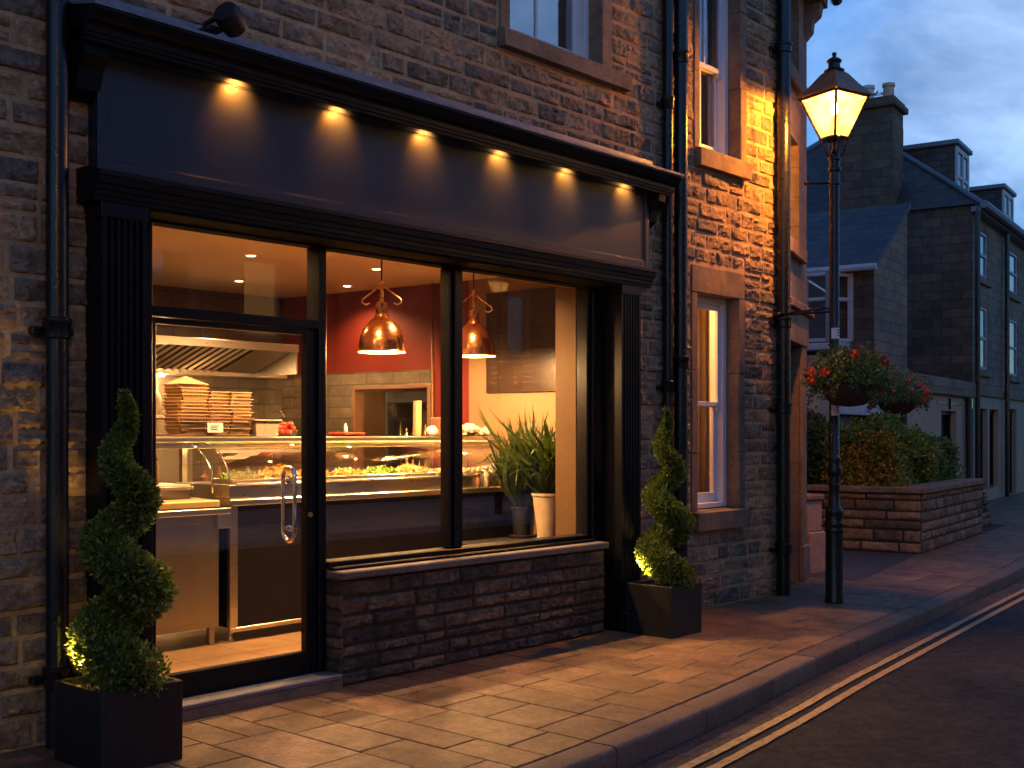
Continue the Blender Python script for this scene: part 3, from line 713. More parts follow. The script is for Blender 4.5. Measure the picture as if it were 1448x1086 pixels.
# stall riser with its stone cap
mb = MB(); mb.box(4.47, 7.038, -.075, .10, -.02, .632); mb.build('stall_riser', M['joint'], S)
SR = [(.17, .115, .074), (.135, .095, .066), (.105, .08, .06), (.21, .14, .085), (.085, .066, .054), (.15, .105, .074)]
pal2 = lambda: np.array(random.choice(SR))*random.uniform(.8, 1.2)
mb = MB()
walling(mb, (0, -.076, 0), (1, 0, 0), (0, 0, 1), (0, -1, 0), 4.47, 7.038, .0, .632, [], hmin=.060, hmax=.105, lmin=.14, lmax=.38, gap=.013, depth=.020, amp=.016, res=.011, palette=pal2, edge=.014, fs=16, split=.0)
walling(mb, (4.471, .10, 0), (0, -1, 0), (0, 0, 1), (-1, 0, 0), 0, .19, .0, .632, [], hmin=.055, hmax=.095, lmin=.12, lmax=.3, gap=.010, depth=.010, amp=.008, res=.015, palette=pal2, edge=.014, split=0)
mb.build('stone_facing', M['stone'], S, smooth=38)
mb = MB(); mb.box(4.445, 7.048, -.122, .018, .634, .682, .008); mb.build('stone_cap', M['cap_stone'], S)
# fascia downlights
for k in range(6):
    x_ = 3.742+.7104*k
    mb = MB(); mb.lathe([(.0, 3.436), (.022, 3.436), (.024, 3.4455)], x_, -.172, 16); f = mb.build('downlight', M['brass'], S)
    mb = MB(); mb.lathe([(.0, 3.434), (.016, 3.434), (.016, 3.4355)], x_, -.172, 16); mb.build('lens', M['disc'], f)
    light('fascia_spot', 'SPOT', (x_, -.172, 3.425), (1, .31, .040), 10.5, S, .025, 108, 1., (x_, -.10, 3.36))

# black round camera on the cornice
t = thing('security_camera', 'black round security camera bracketed on top of the shop cornice', 'camera', (3.50, -.2, 3.585))
mb = MB(); mb.box(3.42, 3.50, -.30, -.12, 3.572, 3.598, .003); mb.tube([(3.46, -.2, 3.595), (3.46, -.2, 3.63), (3.48, -.27, 3.65)], .014, 10); mb.build('bracket', M['matt_black'], t)
mb = MB(); mb.T = Matrix.Translation((3.53, -.335, 3.635)) @ Matrix.Rotation(R(-62), 4, 'Y') @ Matrix.Rotation(R(18), 4, 'X')
mb.lathe([(.0, -.075), (.042, -.073), (.064, -.055), (.072, -.01), (.072, .042), (.062, .07), (.0, .076)], 0, 0, 22); h = mb.build('housing', M['matt_black'], t, smooth=40)
mb = MB(); mb.lathe([(.0, 0), (.018, 0), (.016, .012), (.0, .018)], 3.555, -.375, 14); mb.v[-1][:, 2] += 3.590; mb.build('lens', M['dark_glass'], h, smooth=40)

# ------------------------------------------------------------------ downpipes
def downpipe(x, y, r, z0, z1, zj, label, square=False):
    t = thing('downpipe', label, 'drainpipe', (x, y, z0))
    mb = MB()
    mb.lathe([(r, z0), (r, z1)], x, y, 20); mb.build('pipe', M['iron'], t, smooth=40)
    for z in zj:
        mb = MB(); mb.lathe([(r, z-.07), (r*1.18, z-.06), (r*1.2, z), (r*1.32, z+.008), (r*1.32, z+.028), (r*1.18, z+.034), (r, z+.036)], x, y, 20, caps=False); c = mb.build('collar', M['iron'], t, smooth=40)
        mb = MB(); mb.box(x-r*2, x+r*2, y+r*.6, .0, z-.045, z-.01, .004); mb.build('fixing_ear', M['iron'], c)
    return t
downpipe(2.715, -.085, .052, 0, 6.5, (.35, 2.02, 3.9), 'black downpipe at far left of the shopfront beside its left pilaster')
downpipe(7.915, -.06, .042, 0, 6.5, (1.9, 4.2), 'thinner black downpipe of the close pair, right beside the fascia end')
downpipe(8.065, -.085, .056, 0, 6.5, (2.1, 4.6), 'thicker black downpipe of the close pair, nearer the ground floor sash window')
downpipe(9.775, -.085, .064, 0, 6.5, (.45, 1.75, 2.55, 5.1), 'black downpipe at the canted corner behind the street lamp')

# ------------------------------------------------------------------ shop interior
CEIL = 2.9; FL = .08
wa = Vector((7.44, 4.4, 0)); wb = Vector((7.875, .15, 0))     # right-hand wall, slightly out of square
wu = (wb-wa).normalized(); wn = Vector((wu.y, -wu.x, 0)); wn = wn if wn.x < 0 else -wn
TW = Matrix(((wn.x, wu.x, 0, wa.x), (wn.y, wu.y, 0, wa.y), (0, 0, 1, 0), (0, 0, 0, 1)))   # local x = out of wall, y = along wall to the street
def wy(Y): return (4.4-Y)/abs(wu.y)
mb = MB(); mb.quad((2.5, .1, FL), (7.9, .1, FL), (7.9, 4.4, FL), (2.5, 4.4, FL)); struct(mb.build('shop_floor', M['floortile']))
mb = MB(); mb.quad((2.5, .1, CEIL), (2.5, 4.4, CEIL), (7.9, 4.4, CEIL), (7.9, .1, CEIL)); mb.quad((2.5, .17, 2.62), (7.9, .17, 2.62), (7.9, .17, CEIL), (2.5, .17, CEIL)); struct(mb.build('shop_ceiling', M['ceil']))
mb = MB(); mb.quad((2.5, 4.4, FL), (7.46, 4.4, FL), (7.46, 4.4, CEIL), (2.5, 4.4, CEIL)); struct(mb.build('shop_back_wall', M['backtile']))
mb = MB(); mb.quad((2.5, .1, FL), (2.5, 4.4, FL), (2.5, 4.4, CEIL), (2.5, .1, CEIL)); struct(mb.build('shop_left_wall', M['cream']))
mb = MB(); mb.T = TW; D0, D1 = wy(3.374), wy(2.43); YE = wy(1.966)
def wallrect(mb, a, b, z0, z1, x=0.): mb.quad((x, a, z0), (x, b, z0), (x, b, z1), (x, a, z1))
wallrect(mb, 0, D0, FL, CEIL); wallrect(mb, D1, YE, FL, CEIL); wallrect(mb, D0, D1, 1.95, CEIL); struct(mb.build('red_wall', M['red']))
mb = MB(); mb.T = TW; wallrect(mb, YE, wy(.12), FL, CEIL); struct(mb.build('cream_wall', M['cream']))
TWi = TW.inverted()
mb = MB(); mb.box(.001, .018, 0, D0, FL, 2.10); mb.box(.001, .018, D0, D1, 1.95, 2.10); mb.box(.001, .018, D1, D1+.045, FL, 2.10)
o = struct(mb.build('tiled_wall', M['walltile'])); o.matrix_world = TW
mb = MB(); mb.T = TW; mb.box(-.10, .03, D0-.03, D0+.012, FL, 1.962, .003); mb.box(-.10, .03, D1-.012, D1+.03, FL, 1.962, .003); mb.box(-.10, .03, D0+.012, D1-.012, 1.93, 1.965, .003); tag(mb.build('door_frame', M['terra']), 'brown frame around the doorway in the tiled wall', 'door frame')
mb = MB(); mb.T = TW; x2 = -1.3; a0, a1 = D0-.5, D1+.5
wallrect(mb, a0, a1, FL, 2.3, x2)
mb.quad((x2, a0, FL), (-.1, a0, FL), (-.1, a0, 2.3), (x2, a0, 2.3)); mb.quad((x2, a1, FL), (-.1, a1, FL), (-.1, a1, 2.3), (x2, a1, 2.3)); mb.quad((x2, a0, 2.3), (-.1, a0, 2.3), (-.1, a1, 2.3), (x2, a1, 2.3)); mb.quad((x2, a0, FL), (-.1, a0, FL), (-.1, a1, FL), (x2, a1, FL))
struct(mb.build('passage_wall', M['cream']))
t = thing('ceiling_lamp', 'added unseen ceiling lamp brightening the passage beyond the tiled doorway', 'lamp', tuple(TW @ Vector((-.6, D0+.3, 2.3))))  # lamp added out of sight to lift the dark passage
p = TW @ Vector((-.6, D0+.3, 0)); mb = MB(); mb.lathe([(.03, 2.30), (.09, 2.28), (.11, 2.24), (.06, 2.20), (.01, 2.19)], p.x, p.y, 18); mb.build('lamp_shade', M['disc'], t, smooth=True)
light('passage_fill', 'POINT', (p.x, p.y, 2.1), (1, .60, .26), 40, t, .08)
fr = thing('drinks_fridge', 'tall black drinks fridge with dim bottles in the doorway of the tiled wall', 'fridge', tuple(TW @ Vector((-.3, D1-.3, FL))))
mb = MB(); mb.T = TW; f0, f1 = D1-.62, D1+.1
mb.box(-.55, -.06, f0, f0+.03, FL, 1.90, .004); mb.box(-.55, -.06, f1-.03, f1, FL, 1.90, .004); mb.box(-.57, -.53, f0+.03, f1-.03, FL, 1.90); mb.box(-.53, -.06, f0+.03, f1-.03, FL, .3); mb.box(-.53, -.06, f0+.03, f1-.03, 1.80, 1.90); mb.build('cabinet', M['matt_black'], fr)
for zz in (.7, 1.05, 1.38):
    mb = MB(); mb.T = TW; mb.box(-.52, -.12, f0+.03, f1-.03, zz, zz+.015); mb.build('shelf', M['steel_d'], fr)
mb = MB(); mb.T = TW; mb.box(-.07, -.062, f0+.03, f1-.03, .3, 1.80); mb.build('door_pane', M['glass'], fr)
for zz in (.715, 1.065, 1.395):
    for k in range(7):
        p = TW @ Vector((-.2, f0+.08+.08*k, zz)); q = random.uniform(.8, 1.15)
        mb = MB(); mb.lathe([(.0, 0), (.026, 0), (.028, .1*q), (.011, .15*q), (.011, .19*q), (.0, .19*q)], 0, 0, 10)
        o = mb.build('bottle', random.choice([M['dark_glass'], M['dark_glass'], M['brass'], M['tub']]), smooth=40); o.location = p
        tag(o, 'small bottle on a shelf inside the black drinks fridge', 'bottle', 'bottles in the drinks fridge')
# dark pipe on the red wall beside the doorway, switch plate
mb = MB(); mb.T = TW; mb.tube([(.035, D1+.06, FL), (.035, D1+.06, CEIL)], .012, 10); tag(mb.build('conduit', M['terra'], smooth=True), 'thin vertical conduit running up the red wall right of the doorway', 'conduit')
# pier at the window end
mb = MB(); mb.box(7.0, 7.86, .162, .37, FL, CEIL, .004); struct(mb.build('window_pier', M['pier']))
mb = MB(); mb.box(3.15, 7.14, .162, .169, 2.613, 2.9); struct(mb.build('window_bulkhead', M['ceil']))
# menu board
t = thing('menu_board', 'large dark menu board with faint unreadable lines on the cream wall', 'menu board', tuple(TW @ Vector((0, wy(1.3), 2.3))))
mb = MB(); mb.T = TW; b0, b1 = wy(1.75), wy(.98); mb.box(.002, .03, b0, b1, 1.865, 2.765, .003); mb.m = 1
for q in range(2):
    for k in range(17):
        yy = b0+.05+q*.36; z = 2.70-.047*k; e = yy+.06+.2*random.random()
        while yy < e:
            l = random.uniform(.012, .04); mb.box(.0305, .0312, yy, yy+l, z, z+.010*random.uniform(.6, 1.3)); yy += l+.008
        mb.box(.0305, .0312, b0+.31+q*.36, b0+.345+q*.36, z, z+.010)
mb.build('panel', [M['board'], M['chalk']], t)
# recessed downlights
for k, (x_, y_) in enumerate([(5.465, 2.2), (6.30, 3.55), (6.62, 2.03), (7.2, 3.1), (5.2, .75), (6.35, .75), (4.2, .8), (4.3, 2.2), (3.3, 2.2), (4.0, 3.4)]):
    w = ['in the ceiling above the counter', 'nearest the back wall above the transom', 'beside the lampshade cord', 'farther one left of the copper lampshade', 'near the front glass', 'near the front glass', 'near the front glass', 'over the till side of the counter', 'over the till side of the counter', 'in front of the extraction hood'][k]
    t = thing('recessed_downlight', 'glowing round downlight recessed in the shop ceiling, '+w, 'downlight', (x_, y_, CEIL), 'downlights in the shop ceiling')
    mb = MB(); mb.lathe([(.036, CEIL-.001), (.036, CEIL-.007), (.052, CEIL-.004), (.052, CEIL-.001)], x_, y_, 20, caps=False); mb.build('trim_ring', M['white'], t, smooth=True)
    mb = MB(); mb.lathe([(.0, CEIL-.004), (.035, CEIL-.004), (.035, CEIL-.002)], x_, y_, 20); mb.build('lens', M['disc'], t)
    light('downlight_beam', 'SPOT', (x_, y_, CEIL-.02), (1, .54, .21), 72 if y_ < 1 else 32, t, .035, 140, .7, (x_, y_, 0))
# pendant lamps
def pendant(x, y, zb, label):
    t = thing('pendant_lamp', label, 'pendant lamp', (x, y, CEIL), 'copper pendant lamps over the counter')
    o = [(.180, 0), (.182, .008), (.177, .014), (.174, .06), (.160, .13), (.130, .195), (.090, .24), (.064, .262), (.054, .268), (.052, .285), (.045, .290), (.042, .36), (.045, .365), (.045, .372), (.028, .380), (.0, .382)]
    i = [(.0, .25), (.055, .245), (.085, .228), (.125, .185), (.155, .125), (.169, .06), (.175, .004), (.180, 0)]
    mb = MB(); mb.lathe([(r, z+zb) for r, z in o], x, y, 40, caps=False); sh = mb.build('lamp_shade', M['copper'], t, smooth=35)
    mb = MB(); mb.lathe([(r, z+zb) for r, z in i], x, y, 40, caps=False); mb.build('lining', M['shade_in'], sh, smooth=True)
    mb = MB(); mb.tube([(x, y, zb+.38), (x, y, CEIL)], .006, 8); mb.lathe([(.05, CEIL), (.05, CEIL-.015), (.01, CEIL-.035)], x, y, 16); mb.build('cord', M['cord'], t)
    mb = MB()
    for sg in (-1, 1):
        mb.tube([(x, y, zb+.52), (x+sg*.07*.667, y-sg*.07*.745, zb+.46), (x+sg*.145*.667, y-sg*.145*.745, zb+.405), (x+sg*.15*.667, y-sg*.15*.745, zb+.38), (x+sg*.12*.667, y-sg*.12*.745, zb+.362), (x+sg*.09*.667, y-sg*.09*.745, zb+.375)], .006, 8)
    mb.lathe([(.012, zb+.36), (.018, zb+.42), (.010, zb+.50), (.014, zb+.53), (.006, zb+.55)], x, y, 10); mb.build('bracket', M['brass'], t, smooth=True)
    mb = MB(); mb.lathe([(.0, zb+.03), (.025, zb+.035), (.035, zb+.065), (.025, zb+.1), (.015, zb+.14), (.015, zb+.2)], x, y, 16); mb.build('bulb', M['bulb'], t, smooth=True)
    light('pendant_glow', 'POINT', (x, y, zb-.005), (1, .53, .20), 44, t, .03)
pendant(5.94, 1.2, 2.115, 'polished copper dome pendant lamp in the middle window pane')
pendant(6.95, 1.2, 2.135, 'polished copper dome pendant lamp half hidden by the mullion in the right pane')
# serving counter
CX0, CX1 = 4.625, 7.70
K = thing('serving_counter', 'stainless serving counter with dark front panel and curved glass display', 'counter', (6.1, 1.6, FL))
mb = MB(); mb.box(4.69, CX1, 1.275, 1.30, .175, 1.005, .003); mb.build('front_panel', M['panel'], K)
mb = MB(); mb.box(CX0, 4.688, 1.262, 1.33, .175, 1.005, .004); mb.box(CX0, CX1, 1.262, 1.274, .145, .176, .003); mb.box(CX0, 4.65, 1.331, 1.95, .175, 1.005); mb.build('steel_trim', M['steel'], K)
mb = MB(); mb.box(CX0, CX1, 1.30, 1.95, .18, 1.0); mb.build('carcass', M['matt_black'], K)
mb = MB(); mb.box(CX0-.012, CX1, 1.235, 1.98, 1.007, 1.052, .008); mb.box(CX0, CX1, 1.268, 1.95, 1.053, 1.15, .005); mb.box(CX0+.05, CX1, 1.26, 1.275, 1.145, 1.158, .003); mb.build('worktop', M['steel'], K)
for x_ in (4.66, 5.6, 6.6, 7.5):
    mb = MB(); mb.lathe([(.02, FL), (.02, FL+.02), (.015, FL+.03), (.015, .18)], x_, 1.31, 12); mb.build('leg', M['steel'], K, smooth=40)
# display shelf and curved glass
mb = MB(); mb.box(4.02, CX1, 1.55, 1.98, 1.435, 1.478, .010); mb.box(4.02, CX1, 1.565, 1.58, 1.395, 1.434, .004); mb.build('top_shelf', M['steel'], K)
def arc(t): return (1.555-.275*(1-math.cos(t*PI/2))**1.0*.0-.275*math.sin(t*PI/2)*t**.35, 1.425-.27*(1-math.cos(t*PI/2))-.0)
cg = [(1.285+.265*(math.cos(a)-.0)*0+ .265*(1-math.sin(a))/(1-math.sin(R(25))), 1.165+.265*(math.cos(a))/math.cos(R(25))) for a in np.linspace(R(25), PI/2, 13)]
def glass_curve(x0, x1):
    V = []; F = []
    for (y, z) in cg: V += [(x0, y, z), (x1, y, z)]
    for i in range(len(cg)-1): F.append((2*i, 2*i+1, 2*i+3, 2*i+2))
    mb = MB(); mb.add(V, F); o = mb.build('curved_glass', M['cglass'], K, smooth=True); o.modifiers.new('sheet', 'SOLIDIFY').thickness = .006
glass_curve(4.645, CX1-.02)
for x_ in (4.63, 4.50):
    mb = MB(); mb.tube([(x_, y, z) for y, z in cg]+[(x_, 1.283, 1.10)], .0055, 8); mb.build('glass_edge_frame', M['chrome'], K, smooth=True)
for x_ in (4.66, 7.55): mb = MB(); mb.box(x_, x_+.04, 1.90, 1.94, 1.15, 1.435); mb.build('shelf_post', M['steel'], K)
mb = MB(); mb.box(4.7, CX1-.1, 1.62, 1.66, 1.425, 1.434); mb.build('light_strip', M['strip'], K)
la = bpy.data.lights.new('counter_light', 'AREA'); la.shape = 'RECTANGLE'; la.size = 2.8; la.size_y = .04; la.energy = 8; la.color = (1, .52, .18)
lo = bpy.data.objects.new('counter_light', la); C.objects.link(lo); lo.parent = K; lo.location = Vector((6.1, 1.64, 1.42))-WO[K.name]
# food pans
FOODS = [('shredded green lettuce', (.30, .42, .06), .05), ('yellow sweetcorn and potato salad', (.70, .48, .10), .085), ('mixed orange and cream coleslaw', (.62, .40, .14), .06), ('yellow coleslaw', (.66, .50, .16), .05),
         ('bright chopped green salad', (.30, .46, .08), .055), ('creamy potato salad', (.72, .58, .26), .06), ('pale flat onion slices', (.66, .52, .30), .02), ('pale sauce', (.70, .54, .30), .015), ('pale grated cheese', (.72, .55, .24), .03)]
x_ = 4.70
for k, (nm, col, hh) in enumerate(FOODS):
    w = .30
    t = thing('food_pan', 'steel pan of '+nm+' in the glass display counter', 'food pan', (x_+w/2, 1.45, 1.10), 'food pans in the display counter')
    mb = MB(); mb.frame(x_, x_+w-.01, 1.0, 1.0, 0, 0, 0) if False else None
    for (a, b, c, d) in ((x_, x_+w-.012, 1.31, 1.322), (x_, x_+w-.012, 1.60, 1.612), (x_, x_+.012, 1.322, 1.60), (x_+w-.024, x_+w-.012, 1.322, 1.60)): mb.box(a, b, c, d, 1.151, 1.185, .003)
    mb.box(x_+.012, x_+w-.024, 1.322, 1.60, 1.1505, 1.160)
    mb.build('pan', M['steel'], t)
    n = 420; u = rng.random(n)*2-1; v = rng.random(n)*2-1
    top = 1.165+hh*np.clip(1-(u**2+v**2)*.55, 0, 1)*(.75+.5*vnoise(u*3+k*7, v*3+3))
    P = np.stack([x_+w/2-.006+u*.12, 1.46+v*.12, top-rng.random(n)*.01], 1)
    mb = MB(); leaf_cloud(mb, P, np.tile((0, 0, .6), (n, 1)), .034, leafcols(n, col, .35), .75, .5, 1.)
    q = 14; gu, gv = np.meshgrid(np.linspace(-1, 1, q), np.linspace(-1, 1, q)); tz = 1.160+hh*.9*np.clip(1-(gu**2+gv**2)*.55, 0, 1)*(.75+.5*vnoise(gu*3+k*7, gv*3+3))
    idx = np.arange(q*q).reshape(q, q); F = np.stack([idx[:-1, :-1], idx[:-1, 1:], idx[1:, 1:], idx[1:, :-1]], -1).reshape(-1, 4)
    mb.add(np.stack([x_+w/2-.006+gu*.128, 1.461+gv*.13, tz], -1).reshape(-1, 3), F.tolist(), np.tile(np.array(col)*.8, (q*q, 1)))
    mb.build('food', M['food'], t)
    x_ += w+.025
# prep cabinet at the left end
t = thing('prep_cabinet', 'stainless steel prep cabinet on short legs at the left end of the counter', 'cabinet', (4.0, 1.5, FL))
mb = MB(); mb.box(3.2, 4.545, 1.275, 1.95, .20, .95, .004); mb.box(3.25, 3.83, 1.268, 1.274, .24, .90, .003); mb.box(3.86, 4.50, 1.268, 1.274, .24, .90, .003); mb.build('cabinet_body', M['steel_d'], t)
mb = MB(); mb.box(3.18, 4.62, 1.235, 1.97, .957, 1.0, .006); mb.box(4.52, 4.615, 1.25, 1.30, .86, .956, .004); mb.build('worktop', M['steel'], t)
for x_ in (3.3, 4.50):
    mb = MB(); mb.box(x_-.02, x_+.02, 1.29, 1.33, FL, .199, .003); mb.build('leg', M['steel_d'], t)
mb = MB(); mb.box(3.95, 4.54, 1.25, 1.55, 1.002, 1.052, .008); tag(mb.build('chopping_board', M['wood']), 'thick pale chopping board on the prep cabinet', 'chopping board')
t = thing('warming_case', 'small steel warming case with a glass front above the prep cabinet', 'warming case', (4.2, 1.75, 1.0))
mb = MB(); mb.box(3.3, 4.52, 1.58, 1.95, 1.002, 1.12, .005); mb.box(3.3, 4.52, 1.57, 1.95, 1.121, 1.150, .006); mb.build('base', M['steel_d'], t)
mb = MB(); mb.box(3.3, 4.52, 1.575, 1.579, 1.152, 1.39); mb.build('glass_front', M['cglass'], t)
mb = MB(); mb.box(3.3, 4.50, 1.5, 1.57, 1.12, 1.14, .004); mb.build('ledge', M['steel'], t)
def jar(x, y, z, r, h, m, label, lid=None, cat='jar', name='jar'):
    t = thing(name, label, cat, (x, y, z)); mb = MB(); mb.lathe([(r*.9, z), (r, z+.01), (r, z+h*.75), (r*.75, z+h*.9), (r*.75, z+h)], x, y, 18); mb.build('body', m, t, smooth=40)
    mb = MB(); mb.lathe([(r*.8, z+h), (r*.85, z+h+.003), (r*.85, z+h+.02), (r*.3, z+h+.028)], x, y, 18); mb.build('lid', lid or M['steel'], t, smooth=40)
jar(4.24, 1.8, 1.151, .05, .13, M['terra'], 'brown jar in the warming case, left of the pepper mill', M['brass'])
jar(4.36, 1.78, 1.151, .035, .16, M['wood'], 'wooden pepper mill with knob top in the warming case', M['terra'], 'pepper mill', 'pepper_mill')
mb = MB(); mb.lathe([(.08, 1.151), (.09, 1.16), (.10, 1.23), (.105, 1.235), (.105, 1.242), (.09, 1.24)], 4.08, 1.78, 24); tag(mb.build('steel_pot', M['steel'], smooth=40), 'squat steel pot in the warming case at the left of the door glass', 'pot')
jar(7.10, 1.262, 1.053, .038, .12, M['plastic'], 'tall clear sauce jar with pinkish lid on the counter edge in the right pane', M['pink']) if False else None
jar(7.06, 1.255, 1.0525, .022, .09, M['terra'], 'small orange shaker on the counter edge left of the taller jar', M['brass'], 'shaker', 'shaker')
jar(7.16, 1.256, 1.0525, .024, .14, M['plastic'], 'tall clear jar with a pinkish lid on the counter edge', M['pink'])
mb = MB(); mb.lathe([(.04, 1.159), (.045, 1.162), (.047, 1.25), (.041, 1.25), (.039, 1.17), (.0, 1.168)], 7.40, 1.34, 20); mb.build('x', M['white']) if False else None
t = thing('mug', 'plain white mug on the counter left of the window plant', 'mug', (7.33, 1.29, 1.158))
mb = MB(); mb.lathe([(.0, 1.1585), (.04, 1.1585), (.046, 1.165), (.048, 1.25), (.043, 1.25), (.040, 1.172), (.0, 1.17)], 7.33, 1.305, 20, caps=False); mb.build('cup', M['label'], t, smooth=40)
mb = MB(); mb.tube([(7.29, 1.285, 1.235), (7.262, 1.27, 1.23), (7.258, 1.268, 1.20), (7.268, 1.272, 1.18), (7.29, 1.285, 1.178)], .006, 8); mb.build('handle', M['label'], t, smooth=True)
# food tubs stacked in a wire basket
def tub_mesh(w, d, h):
    mb = MB(); V = []
    def rect(sx, sy, z): return [(-sx, -sy, z), (sx, -sy, z), (sx, sy, z), (-sx, sy, z)]
    w, d = w/2, d/2
    rings = [rect(w*.78, d*.78, 0), rect(w*.95, d*.95, h-.006), rect(w, d, h-.006), rect(w, d, h), rect(w*.93, d*.93, h), rect(w*.76, d*.76, .004)]
    for r_ in rings: V += r_
    F = [(0, 3, 2, 1), (20, 21, 22, 23)]
    for i in range(5):
        for k in range(4): F.append((i*4+k, i*4+(k+1) % 4, (i+1)*4+(k+1) % 4, (i+1)*4+k))
    mb.add(V, F); return mb
bk = thing('wire_basket', 'low clear tray basket holding the stacked food tubs on the counter shelf', 'basket', (4.74, 1.75, 1.479))
mb = MB()
def loop(z, x0, x1, y0, y1, r): mb.tube([(x0, y0, z), (x1, y0, z), (x1, y1, z), (x0, y1, z), (x0, y0, z)], r, 6)
loop(1.49, 4.45, 5.04, 1.62, 1.9, .005); loop(1.605, 4.425, 5.065, 1.60, 1.92, .006)
for x_ in (4.46, 4.65, 4.84, 5.03): mb.tube([(x_, 1.60, 1.605), (x_, 1.62, 1.49), (x_, 1.9, 1.49), (x_, 1.92, 1.605)], .003, 6)
mb.build('wire_frame', M['terra'], bk)
mb = MB(); mb.box(4.46, 5.03, 1.615, 1.619, 1.495, 1.60); mb.build('clear_side', M['cglass'], bk)
mb = MB(); mb.box(4.665, 4.795, 1.592, 1.598, 1.505, 1.575, .003); lb = mb.build('price_card', M['label'], bk)
mb = MB()
for zz, l in ((1.55, .07), (1.538, .055), (1.526, .06)): mb.box(4.69, 4.69+l, 1.5905, 1.5918, zz, zz+.006)
mb.build('print', M['ink'], lb)
proto = {}
for si, (x_, w, n, lab) in enumerate([(4.585, .245, 14, 'pale food tub in the left and tallest stack in the basket'), (4.800, .175, 12, 'pale food tub in the middle stack in the basket'), (4.975, .185, 12, 'pale food tub in the right stack in the basket')]):
    for k in range(n):
        z = 1.495+.0235*k; rz = random.uniform(-.11, .11)
        if si not in proto:
            o = tub_mesh(w, .2, .045).build('food_tub', M['tub']); proto[si] = o
            tag(o, lab, 'food tub', ['tubs of the left stack', 'tubs of the middle stack', 'tubs of the right stack'][si])
        else: o = proto[si].copy(); C.objects.link(o)
        o.location = (x_+random.uniform(-.007, .007), 1.73+random.uniform(-.01, .01), z); o.rotation_euler.z = rz
mb = MB(); w = .24; zt = 1.495+.0235*13+.046
mb.add([(4.465, 1.63, zt), (4.705, 1.63, zt-.002), (4.705, 1.83, zt), (4.465, 1.83, zt), (4.545, 1.68, zt+.055), (4.60, 1.76, zt+.05)], [(0, 1, 5, 4), (1, 2, 5), (2, 3, 4, 5), (3, 0, 4), (0, 3, 2, 1)]); tag(mb.build('paper_bag', M['tub']), 'crumpled paper bag lying on top of the left tub stack', 'paper bag')
t = thing('plastic_tub', 'white ribbed plastic tub on the counter shelf right of the basket', 'tub', (5.19, 1.7, 1.479))
mb = tub_mesh(.23, .2, .11); mb.v[-1] += np.array((5.19, 1.7, 1.4795)); mb.build('container', M['plastic'], t)
mb = MB(); mb.box(5.065, 5.315, 1.59, 1.81, 1.59, 1.602, .005); mb.build('lid', M['plastic'], t)
t = thing('tomato_bowl', 'clear bowl of red tomatoes on the counter shelf behind the door edge', 'bowl', (5.42, 1.7, 1.479))
mb = MB(); mb.lathe([(.05, 1.4795), (.07, 1.482), (.105, 1.53), (.10, 1.53), (.068, 1.488), (.0, 1.486)], 5.42, 1.7, 20, caps=False); mb.build('bowl', M['cglass'], t, smooth=True)
mb = MB()
for k in range(12):
    a = k*2.4; rr = .06*math.sqrt((k % 7)/7); zz = 1.51+.03*(k//5)
    mb.lathe([(.0, zz-.024), (.018, zz-.018), (.027, zz), (.02, zz+.016), (.004, zz+.02)], 5.42+rr*math.cos(a), 1.7+rr*math.sin(a), 10, caps=False)
mb.build('tomatoes', M['tomato'], t, smooth=True)
t = thing('red_dish', 'shallow red dish with a small shaker on the counter shelf', 'dish', (6.02, 1.7, 1.479))
mb = MB(); mb.lathe([(.08, 1.4795), (.13, 1.485), (.15, 1.505), (.145, 1.508), (.0, 1.50)], 6.02, 1.7, 24, caps=False); mb.build('plate', M['tomato'], t, smooth=True)
mb = MB(); mb.lathe([(.014, 1.502), (.014, 1.55), (.008, 1.565), (.005, 1.58)], 5.99, 1.68, 10); mb.build('shaker', M['label'], t, smooth=True)
WR = []
for k, (x_, y_, s_) in enumerate([(7.00, 1.72, .06), (7.12, 1.68, .05), (7.24, 1.72, .075), (7.38, 1.70, .07), (7.50, 1.75, .06), (7.60, 1.70, .05)]):
    mb = MB(); n = 9
    for j in range(n):
        u = rng.normal(0, 1, 3)*np.array((.5, .4, .3))*s_
        prf = [(.0, -1), (.6, -.75), (1, -.1), (.85, .45), (.45, .85), (.0, .95)]; r_ = s_*random.uniform(.45, .7)
        mb.lathe([(r_*a, max(1.4795, 1.479+s_*.6+u[2]+r_*b)) for a, b in prf], x_+u[0], y_+u[1], 9, caps=False)
    tag(mb.build('bread_bun', M['bread'], smooth=False), ['white floury bun heap just right of the mullion on the counter shelf', 'small pale bun beside the mullion on the shelf', 'largest pale bun of the row on the counter shelf', 'pale bun left of the window plant leaves', 'pale bun partly behind the plant leaves', 'pale bun at the wall end of the counter shelf'][k], 'bread')
mb = MB(); mb.box(7.18, 7.34, 1.82, 1.95, 1.4795, 1.64, .004); tag(mb.build('napkin_box', M['terra']), 'brown napkin box behind the buns on the counter shelf', 'box')
t = thing('cup_stack', 'tall stack of paper cups beside the mullion on the counter shelf', 'cups', (6.93, 1.85, 1.479))
mb = MB()
for k in range(12): z = 1.4795+.024*k; mb.lathe([(.03, z), (.036, z+.03), (.039, z+.031), (.039, z+.036)], 6.93, 1.85, 14)
mb.build('cup', M['tub'], t)
